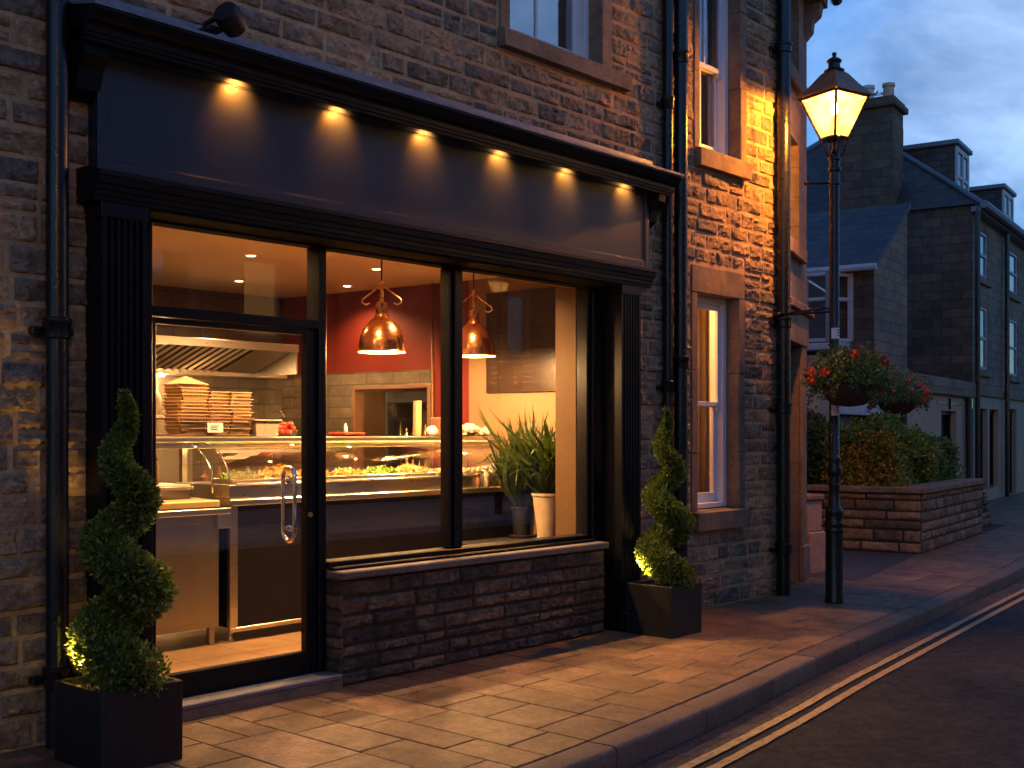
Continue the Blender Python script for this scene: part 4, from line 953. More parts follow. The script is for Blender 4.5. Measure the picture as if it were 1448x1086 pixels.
# back counter, shelf and hood
t = thing('back_counter', 'dark back counter along the rear wall under the extraction hood', 'counter', (5.5, 4.1, FL))
mb = MB(); mb.box(3.5, 7.35, 3.75, 4.39, FL, .95); mb.build('cabinet', M['steel_d'], t)
mb = MB(); mb.box(3.5, 7.37, 3.72, 4.39, .951, .99, .005); mb.build('worktop', M['steel'], t)
mb = MB(); mb.box(4.6, 6.02, 4.15, 4.385, 1.64, 1.675, .005); tag(mb.build('wall_shelf', M['steel']), 'stainless wall shelf below the extraction hood', 'shelf')
mb = MB(); mb.lathe([(.05, 1.676), (.052, 1.84), (.02, 1.90), (.018, 1.95), (.0, 1.95)], 5.87, 4.25, 16); tag(mb.build('bottle', M['plastic'], smooth=40), 'tall pale squeeze bottle on the wall shelf under the hood light', 'bottle')
for x_, r_, lab in ((5.74, .03, 'left of the pale bottle'), (5.62, .04, 'farther left on the wall shelf')):
    mb = MB(); mb.lathe([(r_, 1.676), (r_, 1.80), (r_*.4, 1.84), (r_*.4, 1.87), (.0, 1.87)], x_, 4.25, 14); tag(mb.build('bottle', M['dark_glass'], smooth=40), 'dark sauce bottle '+lab, 'bottle')
for k in range(5):
    x_ = 6.2+.16*k; h = random.uniform(.1, .22); r_ = random.uniform(.03, .06)
    mb = MB(); mb.lathe([(r_*.9, .992), (r_, 1.0), (r_, .99+h*.8), (r_*.4, .99+h), (r_*.35, .99+h*1.25), (0, .99+h*1.25)], x_, 3.95, 14); tag(mb.build('kitchen_jar', random.choice([M['steel'], M['terra'], M['dark_glass']]), smooth=40), 'dim container on the back counter', 'jar', 'containers on the back counter')
t = thing('mixer_tap', 'slim steel mixer tap rising behind the counter in front of the tiled wall', 'tap', (5.75, 3.0, .99))
mb = MB(); mb.tube([(6.9, 3.85, .99), (6.9, 3.85, 1.62), (6.9, 3.82, 1.70), (6.9, 3.72, 1.72), (6.9, 3.66, 1.66)], .012, 10); mb.build('spout', M['chrome'], t, smooth=True)
HD = thing('extraction_hood', 'long stainless extraction hood with slanted baffle filters behind the counter', 'extractor hood', (5.5, 3.9, 2.0))
mb = MB(); mb.box(3.6, 6.86, 3.39, 3.41, 2.262, 2.335, .003); mb.box(3.6, 6.86, 3.41, 4.39, 2.325, 2.335); mb.box(6.845, 6.86, 3.412, 4.39, 2.06, 2.324); mb.build('canopy', M['steel'], HD)
mb = MB(); mb.box(3.6, 7.25, 4.08, 4.10, 2.05, 2.115, .003); mb.box(3.6, 7.25, 4.10, 4.39, 2.05, 2.06); mb.build('rear_rim', M['steel'], HD)
mb = MB(); mb.prism([(3.415, 2.32), (3.415, 2.30), (4.079, 2.10), (4.079, 2.12)], 3.6, 6.844, 'x'); mb.build('filter_bed', M['matt_black'], HD)
mb = MB(); x_ = 3.62
while x_ < 6.42:
    mb.add([(x_, 3.42, 2.293), (x_+.035, 3.42, 2.290), (x_+.035-.0, 4.07, 2.093), (x_, 4.07, 2.096), (x_+.0175, 3.42, 2.276), (x_+.0175, 4.07, 2.079)], [(0, 3, 5, 4), (4, 5, 2, 1), (0, 4, 1), (3, 2, 5)]); x_ += .085
mb.build('baffle_filter', M['steel'], HD)
mb = MB(); mb.prism([(3.42, 2.296), (4.07, 2.096), (4.07, 2.088), (3.42, 2.288)], 6.43, 6.84, 'x'); mb.build('filter_panel', M['steel_d'], HD)
mb = MB(); mb.lathe([(.0, 2.035), (.03, 2.035), (.03, 2.05)], 5.92, 4.24, 16); mb.build('hood_lamp', M['bulb'], HD)
light('hood_light', 'POINT', (5.92, 4.22, 2.015), (1, .56, .22), 9, HD, .02)
# dark panel of splashback steel
mb = MB(); mb.box(3.6, 6.35, 4.385, 4.398, 1.0, 2.05); struct(mb.build('splashback_wall', M['steel_d']))
# window bench and the potted plants on it
t = thing('window_bench', 'low black display bench inside the right end of the window', 'bench', (7.3, .75, FL))
mb = MB(); mb.box(6.62, 7.78, .385, 1.15, .60, .63, .004); mb.build('bench_top', M['matt_black'], t)
mb = MB(); mb.box(6.66, 7.70, .42, 1.10, FL, .599); mb.build('bench_base', M['matt_black'], t)
def potted(x, y, z, pot, label, nb, hh, sp, potm, name='potted_plant', col=(.032, .062, .013)):
    t = thing(name, label, 'plant', (x, y, z))
    mb = MB(); mb.lathe([(r_, zz+z) for r_, zz in pot], x, y, 28, caps=False); mb.build('pot', potm, t, smooth=40)
    top = pot[-1][1]+z if pot[-1][0] == 0 else max(p[1] for p in pot)+z
    mb = MB()
    for k in range(nb):
        a = rng.random()*2*PI; l = hh*(.55+.5*rng.random()); lean = sp*(.1+1.1*rng.random()**1.3); w = .009+.013*rng.random(); tw = rng.normal(0, .8)
        V = []; F = []; n = 8; droop = rng.random()**1.5*.75; kx, ky = rng.normal(0, .05, 2)
        d = np.array((math.cos(a), math.sin(a), 0)); sdir = np.array((-math.sin(a+tw), math.cos(a+tw), 0))
        p0 = np.array((x, y, top-.03))+d*.03*rng.random()
        for i in range(n+1):
            tt = i/n; c = p0+d*lean*(tt**1.5)+np.array((kx*math.sin(5*tt), ky*math.sin(4*tt), l*(tt-droop*tt**3)))
            ww = w*math.sin(PI*min(1, .12+.88*tt))**.7 if i < n else .0005
            V += [c-sdir*ww, c+sdir*ww]
        for i in range(n): F.append((2*i, 2*i+1, 2*i+3, 2*i+2))
        cc = np.array(col)*(.55+.95*rng.random())*np.array((1+.5*rng.random(), 1, 1)); mb.add(V, F, np.tile(cc, (len(V), 1)))
    mb.build('foliage', M['strap'], t)
    mb = MB(); mb.lathe([(0, top-.035), (pot[-3][0]*.9, top-.035)], x, y, 20, caps=False); mb.build('soil', M['soil'], t)
    return t
potted(7.27, .68, .63, [(.0, 0), (.075, 0), (.085, .004), (.085, .02), (.078, .03), (.118, .36), (.128, .365), (.128, .385), (.115, .385), (.108, .34)], 'leafy plant in a tall cream tapered pot in the right window', 300, .72, .34, M['terracotta'])
potted(7.32, 1.0, .63, [(.0, 0), (.11, 0), (.115, .02), (.07, .025), (.085, .24), (.092, .245), (.092, .26), (.083, .26), (.08, .22)], 'taller strap leaved plant in a dark pot left of the cream pot', 330, .85, .30, M['matt_black'])

# ------------------------------------------------------------------ planters and spiral topiary
def planter(x0, x1, y0, y1, h, label, label2, label3, rot=0.):
    cx, cy = (x0+x1)/2, (y0+y1)/2
    t = thing('planter_box', label, 'planter', (cx, cy, 0), 'square black planters by the shopfront')
    mb = MB(); w = .022
    mb.box(x0, x1, y0, y0+w, 0, h, .004); mb.box(x0, x1, y1-w, y1, 0, h, .004); mb.box(x0, x0+w, y0+w, y1-w, 0, h-.0006, .002); mb.box(x1-w, x1, y0+w, y1-w, 0, h-.0006, .002)
    mb.build('box', M['matt_black'], t)
    mb = MB(); mb.box(x0+w, x1-w, y0+w, y1-w, .02, h-.035)
    n = 300; P = np.stack([x0+w+(x1-x0-2*w)*rng.random(n), y0+w+(y1-y0-2*w)*rng.random(n), np.full(n, h-.036)], 1); leaf_cloud(mb, P, np.tile((0, 0, .4), (n, 1)), .02, leafcols(n, (.03, .02, .015)), .8, .5, 1.)
    mb.build('soil', M['soil'], t)
    return t
def topiary(cx, cy, z0, H, Rb, label, turns=3.0, ph=R(-80), seed=1):
    t = thing('spiral_topiary', label, 'topiary', (cx, cy, z0), 'clipped spiral topiaries')
    mb = MB(); mb.tube([(cx, cy, z0-.04), (cx+.01, cy, z0+.4), (cx-.005, cy, z0+H*.9)], [.018, .014, .006], 8); mb.build('trunk', M['bark'], t)
    n = 27000; u = rng.random(n*2); u = u[rng.random(n*2) < (1-u*.62)][:n]; n = len(u)
    env = Rb*(1-u**2.0)**.85*(1-.12*u)+.010
    ang = ph-2*PI*turns*u**1.06
    cr = env*.47; tr = env*.57+.004; pitch = H/turns
    C0 = np.stack([cx+cr*np.cos(ang), cy+cr*np.sin(ang), z0+.05+u*(H-.06)], 1)
    D = rng.normal(0, 1, (n, 3)); D /= np.linalg.norm(D, axis=1, keepdims=True)
    rad = rng.random(n)**.17
    lump = .92+.17*vnoise(D[:, 0]*2.2+u*40, D[:, 1]*2.2+D[:, 2]*2+9)
    P = C0+D*(tr*rad*lump)[:, None]*np.array((1, 1, .90))
    P[:, 2] = np.maximum(P[:, 2], z0-.01)
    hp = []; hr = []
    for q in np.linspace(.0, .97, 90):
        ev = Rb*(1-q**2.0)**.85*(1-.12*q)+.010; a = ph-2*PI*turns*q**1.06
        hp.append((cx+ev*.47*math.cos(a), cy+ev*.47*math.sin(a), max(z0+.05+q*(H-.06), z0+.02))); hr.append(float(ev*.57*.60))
    tw = MB(); tw.col = (.020, .026, .010); tw.tube(hp, hr, 12); shade_core = tw  # dark inner tube paints the shade in the crevices between coils
    cols = leafcols(n, (.125, .17, .034), .6, (.20, .25, .06), .15)
    mb = MB(); mb.add(np.concatenate(shade_core.v), shade_core.f, np.concatenate(shade_core.c)); leaf_cloud(mb, P, D*1.1+np.array((0, 0, .35)), .025, cols, .55, .3, .5)
    tip = rng.random(220); P2 = np.stack([cx+.012*rng.normal(0, 1, 220), cy+.012*rng.normal(0, 1, 220), z0+H*(.93+.085*tip)], 1)
    leaf_cloud(mb, P2, np.tile((0, 0, 1.), (220, 1)), .026, leafcols(220, (.06, .095, .02)), .45, .3, .6)
    mb.build('crown', M['leaf'], t)
    return t
planter(2.60, 3.0, -.72, -.28, .363, 'square black planter left of the door, holding the larger nearer topiary', '', '')
planter(7.12, 7.53, -.63, -.22, .377, 'square black planter at the right end of the shopfront by the pilaster', '', '')
TP = topiary(2.82, -.52, .34, 1.33, .222, 'tall clipped spiral topiary in the black planter left of the door')
topiary(7.335, -.44, .355, 1.31, .212, 'clipped spiral topiary in the black planter beside the right pilaster', ph=R(-75))
def uplight(x, y, z, aim, label, power):
    t = thing('spike_uplight', label, 'uplight', (x, y, z))
    mb = MB(); mb.lathe([(.004, z-.06), (.006, z)], x, y, 8); mb.build('spike', M['matt_black'], t)
    mb = MB(); mb.lathe([(.0, z), (.020, z+.002), (.024, z+.03), (.019, z+.03), (.019, z+.026), (.0, z+.026)], x, y, 16, caps=False); h = mb.build('housing', M['matt_black'], t)
    mb = MB(); mb.lathe([(.0, z+.0265), (.018, z+.0265), (.018, z+.028)], x, y, 16); mb.build('lens', M['disc'], t)
    light('uplight_beam', 'SPOT', (x, y, z+.04), (1, .55, .14), power, t, .012, 70, .7, aim)
uplight(2.634, -.42, .32, (2.80, -.48, 1.0), 'small black uplight at the left edge of the nearer planter, under its topiary', 48)
uplight(7.154, -.34, .335, (7.30, -.40, 1.05), 'small black uplight in the planter by the pilaster, under its topiary', 44)

# ------------------------------------------------------------------ street lamp
LX, LY = 9.63, -.665
LP = thing('street_lamp', 'lit black cast-iron street lamp with four-sided glass lantern and flower basket', 'street lamp', (LX, LY, 0))
mb = MB(); mb.lathe([(.082, 0), (.082, .03), (.078, .04), (.076, .62), (.084, .63), (.086, .645), (.080, .66), (.080, .675), (.086, .685), (.086, .70), (.078, .72), (.072, .78), (.078, .80), (.070, .83), (.05, .86), (.046, 1.02), (.052, 1.04), (.052, 1.05), (.046, 1.06)], LX, LY, 28); mb.build('base', M['iron'], LP, smooth=35)
mb = MB(); mb.lathe([(.046, 1.06), (.046, 1.12), (.062, 1.14), (.066, 1.17), (.058, 1.21), (.050, 1.25), (.056, 1.265), (.056, 1.28), (.044, 1.30), (.042, 3.70), (.052, 3.71), (.052, 3.735), (.044, 3.75), (.044, 3.82), (.056, 3.83), (.056, 3.86), (.046, 3.87), (.046, 3.92), (.054, 3.93), (.050, 3.97), (.030, 3.99), (.018, 4.03), (.018, 4.13)], LX, LY, 24); mb.build('column', M['iron'], LP, smooth=35)
mb = MB()
for k in range(4):
    a = R(3)+k*PI/2+R(42)
    c, s = math.cos(a), math.sin(a)
    mb.tube([(LX+r_*c, LY+r_*s, z) for r_, z in ((.045, 3.95), (.085, 4.0), (.10, 4.05), (.12, 4.07), (.125, 4.10), (.11, 4.125), (.095, 4.115))], .009, 8)
mb.build('scroll_bracket', M['iron'], LP, smooth=True)
mb = MB(); mb.tube([(LX-.03, LY+.03, 3.725), (LX-.17, LY+.19, 3.72)], .012, 8); mb.lathe([(0, -.02), (.016, -.01), (.016, .01), (0, .02)], 0, 0, 10); mb.v[-1] += np.array((LX-.17, LY+.19, 3.72)); mb.build('ladder_bar', M['iron'], LP, smooth=True)
# lantern: square, one corner towards the street
AZ = R(-41.8)-PI/2+PI/4
TL = Matrix.Translation((LX, LY, 0)) @ Matrix.Rotation(math.atan2(-(LY+5.44), -LX)+R(45)+R(3), 4, 'Z')
zb, zt, hb, ht = 4.13, 4.475, .085, .205
LN = MB(); LN.T = TL
LN.box(-hb-.012, hb+.012, -hb-.012, hb+.012, zb-.022, zb, .004)
for sx in (-1, 1):
    for sy in (-1, 1): LN.tube([(sx*hb, sy*hb, zb), (sx*ht, sy*ht, zt)], .0125, 8)
for sg in (-1, 1):
    for e in (0, 1):
        p = [(-ht-.012, sg*ht), (ht+.012, sg*ht)] if e == 0 else [(sg*ht, -ht-.012), (sg*ht, ht+.012)]
        LN.tube([(p[0][0], p[0][1], zt+.004), (p[1][0], p[1][1], zt+.004)], .013, 8)
lan = LN.build('lantern_frame', M['iron'], LP, smooth=40)
for k in range(4):
    mb = MB(); mb.T = TL @ Matrix.Rotation(k*PI/2, 4, 'Z')
    e = .004; mb.add([(-hb, -hb, zb), (hb, -hb, zb), (ht, -ht, zt), (-ht, -ht, zt), (-hb, -hb+e, zb), (hb, -hb+e, zb), (ht, -ht+e, zt), (-ht, -ht+e, zt)], [(0, 1, 2, 3), (7, 6, 5, 4)]); mb.build('lantern_pane', M['lglass'], lan)
mb = MB(); mb.T = TL
q = [(ht+.028, zt+.012), (ht+.02, zt+.03), (.15, zt+.12), (.085, zt+.215), (.062, zt+.235)]
V = []; F = []
for w, z in q: V += [(-w, -w, z), (w, -w, z), (w, w, z), (-w, w, z)]
for i in range(len(q)-1):
    for k in range(4): F.append((i*4+k, i*4+(k+1) % 4, (i+1)*4+(k+1) % 4, (i+1)*4+k))
F.append((0, 3, 2, 1)); F.append((16, 17, 18, 19)); mb.add(V, F)
for sx in (-1, 1):
    for sy in (-1, 1): mb.tube([(sx*(ht+.015), sy*(ht+.015), zt+.012), (sx*(ht+.05), sy*(ht+.05), zt+.02), (sx*(ht+.055), sy*(ht+.055), zt+.045)], [.012, .009, .006], 8)
rf = mb.build('lantern_roof', M['lamp_roof'], LP)
mb = MB(); z0 = zt+.235; mb.lathe([(.085, z0), (.09, z0+.012), (.075, z0+.022), (.055, z0+.03), (.050, z0+.075), (.062, z0+.085), (.066, z0+.10), (.05, z0+.115), (.02, z0+.13), (.014, z0+.14), (.022, z0+.155), (.018, z0+.17), (0, z0+.178)], LX, LY, 20); mb.build('finial', M['iron'], rf, smooth=35)
mb = MB(); mb.lathe([(.0, 4.33), (.022, 4.335), (.036, 4.36), (.038, 4.40), (.025, 4.44), (.016, 4.46)], LX, LY, 16); mb.build('bulb', M['lampbulb'], LP, smooth=True)
mb = MB(); mb.lathe([(.016, zb), (.016, zb+.04), (.024, zb+.05), (.0, zb+.06)], LX, LY, 12); mb.build('burner', M['iron'], LP, smooth=True)
light('street_lamp_glow', 'POINT', (LX, LY, 4.39), (1, .42, .078), 800, LP, .045)
for z in (2.34, 1.66):
    mb = MB(); V = []; F = []
    a0 = math.atan2(-(LY+5.44), -LX)+R(25)
    for k in range(9):
        a = a0+(k-4)/4*R(60)
        for zz in (z, z+.095): V.append((LX+.0445*math.cos(a), LY+.0445*math.sin(a), zz))
    F = [(2*k, 2*k+2, 2*k+3, 2*k+1) for k in range(8)]; mb.add(V, F); st = mb.build('sticker', M['label'], LP)
    mb = MB()
    for j, (zz, h) in enumerate(((.068, .012), (.045, .008), (.022, .008))):
        V = []
        for k in range(7):
            a = a0+R(25)+(k-3)/3*R(20)
            for e in (0, h): V.append((LX+.0452*math.cos(a), LY+.0452*math.sin(a), z+zz+e))
        mb.add(V, [(2*k, 2*k+2, 2*k+3, 2*k+1) for k in range(6)])
    mb.build('print', M['ink'], st)
# stay bar between the downpipe and the lamp column
mb = MB(); mb.tube([(9.70, -.08, 2.60), (LX-.02, LY-.0, 2.585)], .013, 8); mb.tube([(9.70, -.02, 2.60), (9.70, -.1, 2.60)], .02, 8)
mb.tube([(9.80, -.12, 2.62), (LX+.01, LY+.04, 2.62)], .008, 8)
tag(mb.build('stay_bar', M['iron'], smooth=True), 'thin black stay bar from the corner downpipe to the lamp column', 'bracket')
# hanging baskets
def flower_mesh(s, n=26):
    mb = MB(); D = rng.normal(0, 1, (n, 3)); D /= np.linalg.norm(D, axis=1, keepdims=True); P = D*s*.45*np.array((1, 1, .75))
    leaf_cloud(mb, P, D, s*.8, np.ones((n, 3)), .9, .4, .4); return mb
FM = [flower_mesh(.038), flower_mesh(.030), flower_mesh(.042)]
def basket(cx, cy, cz, rad, label, bracket, nf, seed, trail=.5):
    t = thing('hanging_basket', label, 'flower basket', (cx, cy, cz))
    mb = MB(); rb = rad*.62; mb.lathe([(.0, cz-.20), (rb*.55, cz-.185), (rb*.86, cz-.12), (rb, cz-.02), (rb*.98, cz)], cx, cy, 24, caps=False); mb.build('basket', M['coir'], t, smooth=True)
    n = 4200; D = rng.normal(0, 1, (n, 3)); D /= np.linalg.norm(D, axis=1, keepdims=True); D[:, 2] = np.where(D[:, 2] < -.3, D[:, 2]*.5, D[:, 2])
    lump = .75+.5*vnoise(D[:, 0]*2.5+seed, D[:, 1]*2.5+D[:, 2]*2.5+seed*3)
    P = np.array((cx, cy, cz+.06))+D*np.array((rad, rad, rad*.72))*(rng.random(n)**.45*lump)[:, None]
    keep = ~((P[:, 2] < cz-.03) & (np.hypot(P[:, 0]-cx, P[:, 1]-cy) < rb)); P = P[keep]; D = D[keep]; n = len(P)
    mb = MB(); leaf_cloud(mb, P, D+np.array((0, 0, .2)), .036, leafcols(n, (.11, .165, .05), .5, (.24, .22, .08), .12), .6, .3, .7)
    for k in range(26):     # trailing stems
        a = rng.random()*2*PI; l = trail*rad*(.3+.7*rng.random()); m_ = 22; tt = rng.random(m_)
        P = np.stack([cx+math.cos(a)*rad*(.72+.22*np.sqrt(tt)), cy+math.sin(a)*rad*(.72+.22*np.sqrt(tt)), cz-.02-l*tt], 1)+rng.normal(0, .010, (m_, 3)); leaf_cloud(mb, P, np.tile((0, 0, -.3), (m_, 1)), .028, leafcols(m_, (.06, .085, .03), .5), .6, .3, .9)
    mb.build('foliage', M['leaf'], t)
    me = []
    for k in range(nf):
        d = rng.normal(0, 1, 3); d[2] = abs(d[2])*.6-.25; d /= np.linalg.norm(d)
        i = k % 3
        if k < 3: o = FM[i].__class__.build(FM[i], 'flower', M['petal'] if rng.random() < .8 else M['petal2'], None, (0, 0, 0)); me.append(o.data); o.parent = t
        else: o = bpy.data.objects.new('flower', me[i]); C.objects.link(o); o.parent = t
        o.location = (d[0]*rad*.97, d[1]*rad*.97, .06+d[2]*rad*.72)
        o.rotation_euler = (rng.random()*3, rng.random()*3, 0)
    if bracket: bracket(t)
    return t
def br1(t):
    mb = MB(); mb.tube([(LX, LY, 2.08), (LX-.05, LY-.28, 2.06), (LX-.0, LY-.3, 2.02)], .012, 8); mb.tube([(LX-.05, LY-.02, 1.86), (LX-.05, LY-.2, 1.95)], .01, 8); mb.build('bracket', M['iron'], t, smooth=True)
basket(LX-.15, LY-.21, 1.93, .375, 'big hanging basket of red geraniums fixed to the street lamp', br1, 20, 3)
BX, BY = 15.75, 1.42
mb = MB(); mb.lathe([(.045, .0), (.04, .1), (.035, 1.72), (.05, 1.74), (.05, 1.76)], BX, BY, 16); tag(mb.build('basket_post', M['iron'], smooth=40), 'dark post behind the hedge that carries the farther flower basket', 'post')
basket(BX, BY, 1.965, .43, 'farther flower basket of red flowers above the hedge', None, 30, 9, .4)

# ------------------------------------------------------------------ raised planter wall, hedges, pillar
A0 = Vector((14.26, .46, 0)); ud = Vector((.989, .148, 0)); vd = Vector((-.148, .989, 0)); Ln = 3.55
t = thing('planter_wall', 'raised stone planter wall with flat coping in front of the hedge', 'garden wall', tuple(A0))
PW = [(.29, .20, .125), (.23, .165, .11), (.33, .225, .13), (.19, .145, .105)]
pal3 = lambda: np.array(random.choice(PW))*random.uniform(.8, 1.2)
mb = MB()
walling(mb, tuple(A0), tuple(ud), (0, 0, 1), tuple(-vd), 0, Ln, 0, .745, [], .10, .16, .2, .5, .012, .018, .014, .026, pal3, .018, 10, .0)
walling(mb, tuple(A0), tuple(-vd), (0, 0, 1), tuple(-ud), -3.6, 0, 0, .745, [], .10, .16, .25, .6, .012, .016, .012, .026, pal3, .018, 10, .0)
mb.build('stone_facing', M['stone'], t, smooth=True)
TPm = Matrix(((ud.x, vd.x, 0, A0.x), (ud.y, vd.y, 0, A0.y), (0, 0, 1, 0), (0, 0, 0, 1)))
mb = MB(); mb.T = TPm; mb.box(.0, Ln, 0, .3, -.02, .745); mb.box(0, .3, .3, 3.6, -.02, .745); mb.box(Ln-.3, Ln, .3, 3.6, -.02, .745); mb.build('wall_core', M['joint'], t)
mb = MB(); mb.T = TPm
x_ = -.05
while x_ < Ln: l = min(random.uniform(.7, 1.0), Ln+.05-x_); mb.box(x_+.003, x_+l-.003, -.06, .32, .747, .825, .012); x_ += l
y_ = .325
while y_ < 3.6: l = random.uniform(.6, .9); mb.box(-.06, .32, y_, y_+l-.005, .747, .823, .012); y_ += l
mb.build('coping', M['dressed'], t)
mb = MB(); mb.T = TPm; mb.box(.3, Ln-.3, .3, 3.6, 0, .72); mb.build('soil', M['soil'], t)
def hedge(u0, u1, v0, v1, z0, z1, n, label, base, warm, pw, name='hedge', size=.058):
    P = []; nx = rng.random((n, 3))
    # crowd the leaves near the outer faces
    f = rng.integers(0, 4, n); q = nx.copy(); dpt = rng.random(n)**2*.25
    q[f == 0, 1] = dpt[f == 0]; q[f == 1, 2] = 1-dpt[f == 1]; q[f == 2, 0] = dpt[f == 2]; q[f == 3, 0] = 1-dpt[f == 3]
    Pu = u0+(u1-u0)*q[:, 0]; Pv = v0+(v1-v0)*q[:, 1]; Pz = z0+(z1-z0)*q[:, 2]
    lump = vnoise(Pu*2.3+3, Pv*2.3+Pz*2.)-.5; l2 = vnoise(Pu*6+8, Pz*6+Pv*4)-.5
    d = np.stack([(q[:, 0]-.5)*(f > 1), (q[:, 1]-1)*(f == 0), (q[:, 2]-.3)*(f == 1)], 1)
    Pu = Pu+d[:, 0]*.25*lump*2; Pv = Pv+d[:, 1]*(.22*lump+.12*l2)*1.6; Pz = Pz+d[:, 2]*(.42*lump+.28*l2)*1.6+(rng.random(n) < .04)*rng.random(n)*.10*(q[:, 2] > .9)
    # rounded shoulders
    sh = np.clip((q[:, 2]-.7)/.3, 0, 1)**2; Pv += sh*(1-q[:, 1])*.12*(v1-v0)
    c = leafcols(n, base, .55, warm, pw)
    k = vnoise(Pu*1.7+40, Pz*2.5+Pv)  # second leaf colour in patches, painted lamp glow on the long hedge
    c = np.where((k[:, None] > .62) & (rng.random((n, 1)) < .5) & (pw > 0), np.array(warm)*(.6+.7*rng.random((n, 1))), c)
    W = np.array(A0)+Pu[:, None]*np.array(ud)+Pv[:, None]*np.array(vd)+np.array((0, 0, 1))*Pz[:, None]
    mb = MB(); leaf_cloud(mb, W, rng.normal(0, .4, (n, 3))+np.array((-.2, -.5, .5)), size, c, .55, .3, .7)
    t = thing(name, label, 'hedge', tuple(A0+ud*(u0+u1)/2+vd*(v0+v1)/2+Vector((0, 0, z0)))); mb.build('foliage', M['leaf'], t)
    mb = MB()
    for k in range(7):
        p = A0+ud*(u0+(u1-u0)*(k+.5)/7)+vd*((v0+v1)/2); mb.tube([(p.x, p.y, z0-.05), (p.x+.05*math.sin(k), p.y, z0+(z1-z0)*.6)], [.02, .012], 6)
    mb.build('stems', M['bark'], t)
hedge(.18, 2.25, .36, 1.3, .74, 1.50, 26000, 'long hedge with lamplight painted orange into some leaves, on top of the raised stone planter', (.13, .20, .05), (.50, .32, .05), .13)  # orange leaf colour paints in the street lamp's glow
hedge(2.25, 3.35, .34, 1.2, .74, 1.42, 11000, 'plain green rounded hedge at the far end of the raised planter', (.10, .16, .045), (.07, .1, .03), 0.)
hedge(.16, 1.2, 1.45, 3.2, .74, 1.75, 12000, 'dark green shrub behind the street lamp at the back of the planter', (.065, .1, .035), (.07, .09, .03), 0.)
# low planter beyond
t = thing('low_planter', 'low stone planter with a slab top beyond the raised planter wall', 'garden wall', tuple(A0+ud*3.6))
mb = MB(); walling(mb, tuple(A0+ud*3.62+vd*.25), tuple(ud), (0, 0, 1), tuple(-vd), 0, 1.9, 0, .22, [], .09, .13, .2, .5, .012, .016, .012, .03, pal3, .018, 10, .0)
mb.build('stone_facing', M['stone'], t, smooth=True)
mb = MB(); mb.T = TPm; mb.box(3.62, 5.5, .255, 1.2, -.02, .2); mb.build('soil', M['soil'], t)
mb = MB(); mb.T = TPm; mb.box(3.65, 5.6, 1.0, 1.45, .66, .73, .01); mb.box(3.7, 3.9, 1.05, 1.4, 0, .66); mb.box(5.3, 5.5, 1.05, 1.4, 0, .66); mb.build('bench_slab', M['dressed'], t)
hedge(3.75, 5.4, .4, .95, .18, .60, 5000, 'low dark shrub in the low planter beyond the raised planter', (.045, .07, .025), (.09, .09, .03), .1, 'shrub')
# pinkish pillar
t = thing('stone_pillar', 'short pinkish stone gate pillar with a wide base by the building corner', 'pillar', (11.72, .66, 0))
TPi = Matrix.Translation((11.72, .70, 0)) @ Matrix.Rotation(R(-8), 4, 'Z')
mb = MB(); mb.T = TPi; mb.box(-.17, .17, -.17, .17, -.02, .43, .012); mb.build('base', M['pink'], t)
mb = MB(); mb.T = TPi; mb.box(-.15, .12, -.12, .13, .43, .765, .01); mb.build('shaft', M['pink'], t)
mb = MB(); mb.T = TPi; mb.box(-.175, .145, -.145, .155, .766, .835, .02); mb.build('cap', M['dressed'], t)

# ------------------------------------------------------------------ houses along the street
HO = Vector((25.21, 3.88, 0))
TH = Matrix(((ud.x, vd.x, 0, HO.x), (ud.y, vd.y, 0, HO.y), (0, 0, 1, 0), (0, 0, 0, 1)))
def hbuild(mb, name, m, parent):
    """mesh in the street frame so that its block texture follows its own faces"""
    V = np.concatenate(mb.v); o = mb.build(name, m, None, (0, 0, 0))
    o.parent = parent; o.matrix_world = TH; o.matrix_parent_inverse = Matrix.Translation(-WO[parent.name]) ; o.matrix_basis = TH
    WO[o.name] = Vector((0, 0, 0)); return o
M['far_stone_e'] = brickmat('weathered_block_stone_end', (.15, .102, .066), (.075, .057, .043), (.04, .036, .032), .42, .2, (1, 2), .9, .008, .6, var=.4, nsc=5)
M['slate_e'] = brickmat('roof_slate_end', (.072, .058, .052), (.042, .036, .035), (.025, .025, .03), .3, .16, (1, 2), .55, .012, .8, var=.35, nsc=5)
M['slate_f'] = brickmat('roof_slate_front', (.072, .058, .052), (.042, .036, .035), (.025, .025, .03), .3, .16, (0, 2), .55, .012, .8, var=.35, nsc=5)
H = thing('terraced_house', 'three storey dark stone end-terrace house with a big chimney and slate roof', 'house', tuple(HO))
EZ = 6.4
def facade(mb, x0, x1, z0, z1, holes, y=0., dep=.18):
    sheet_with_holes(mb, x0, x1, z0, z1, y, holes)
    for h in holes:
        for xx in (h[0], h[1]): mb.quad((xx, y, h[2]), (xx, y+dep, h[2]), (xx, y+dep, h[3]), (xx, y, h[3]))
        mb.quad((h[0], y, h[3]), (h[1], y, h[3]), (h[1], y+dep, h[3]), (h[0], y+dep, h[3])); mb.quad((h[0], y, h[2]), (h[1], y, h[2]), (h[1], y+dep, h[2]), (h[0], y+dep, h[2]))
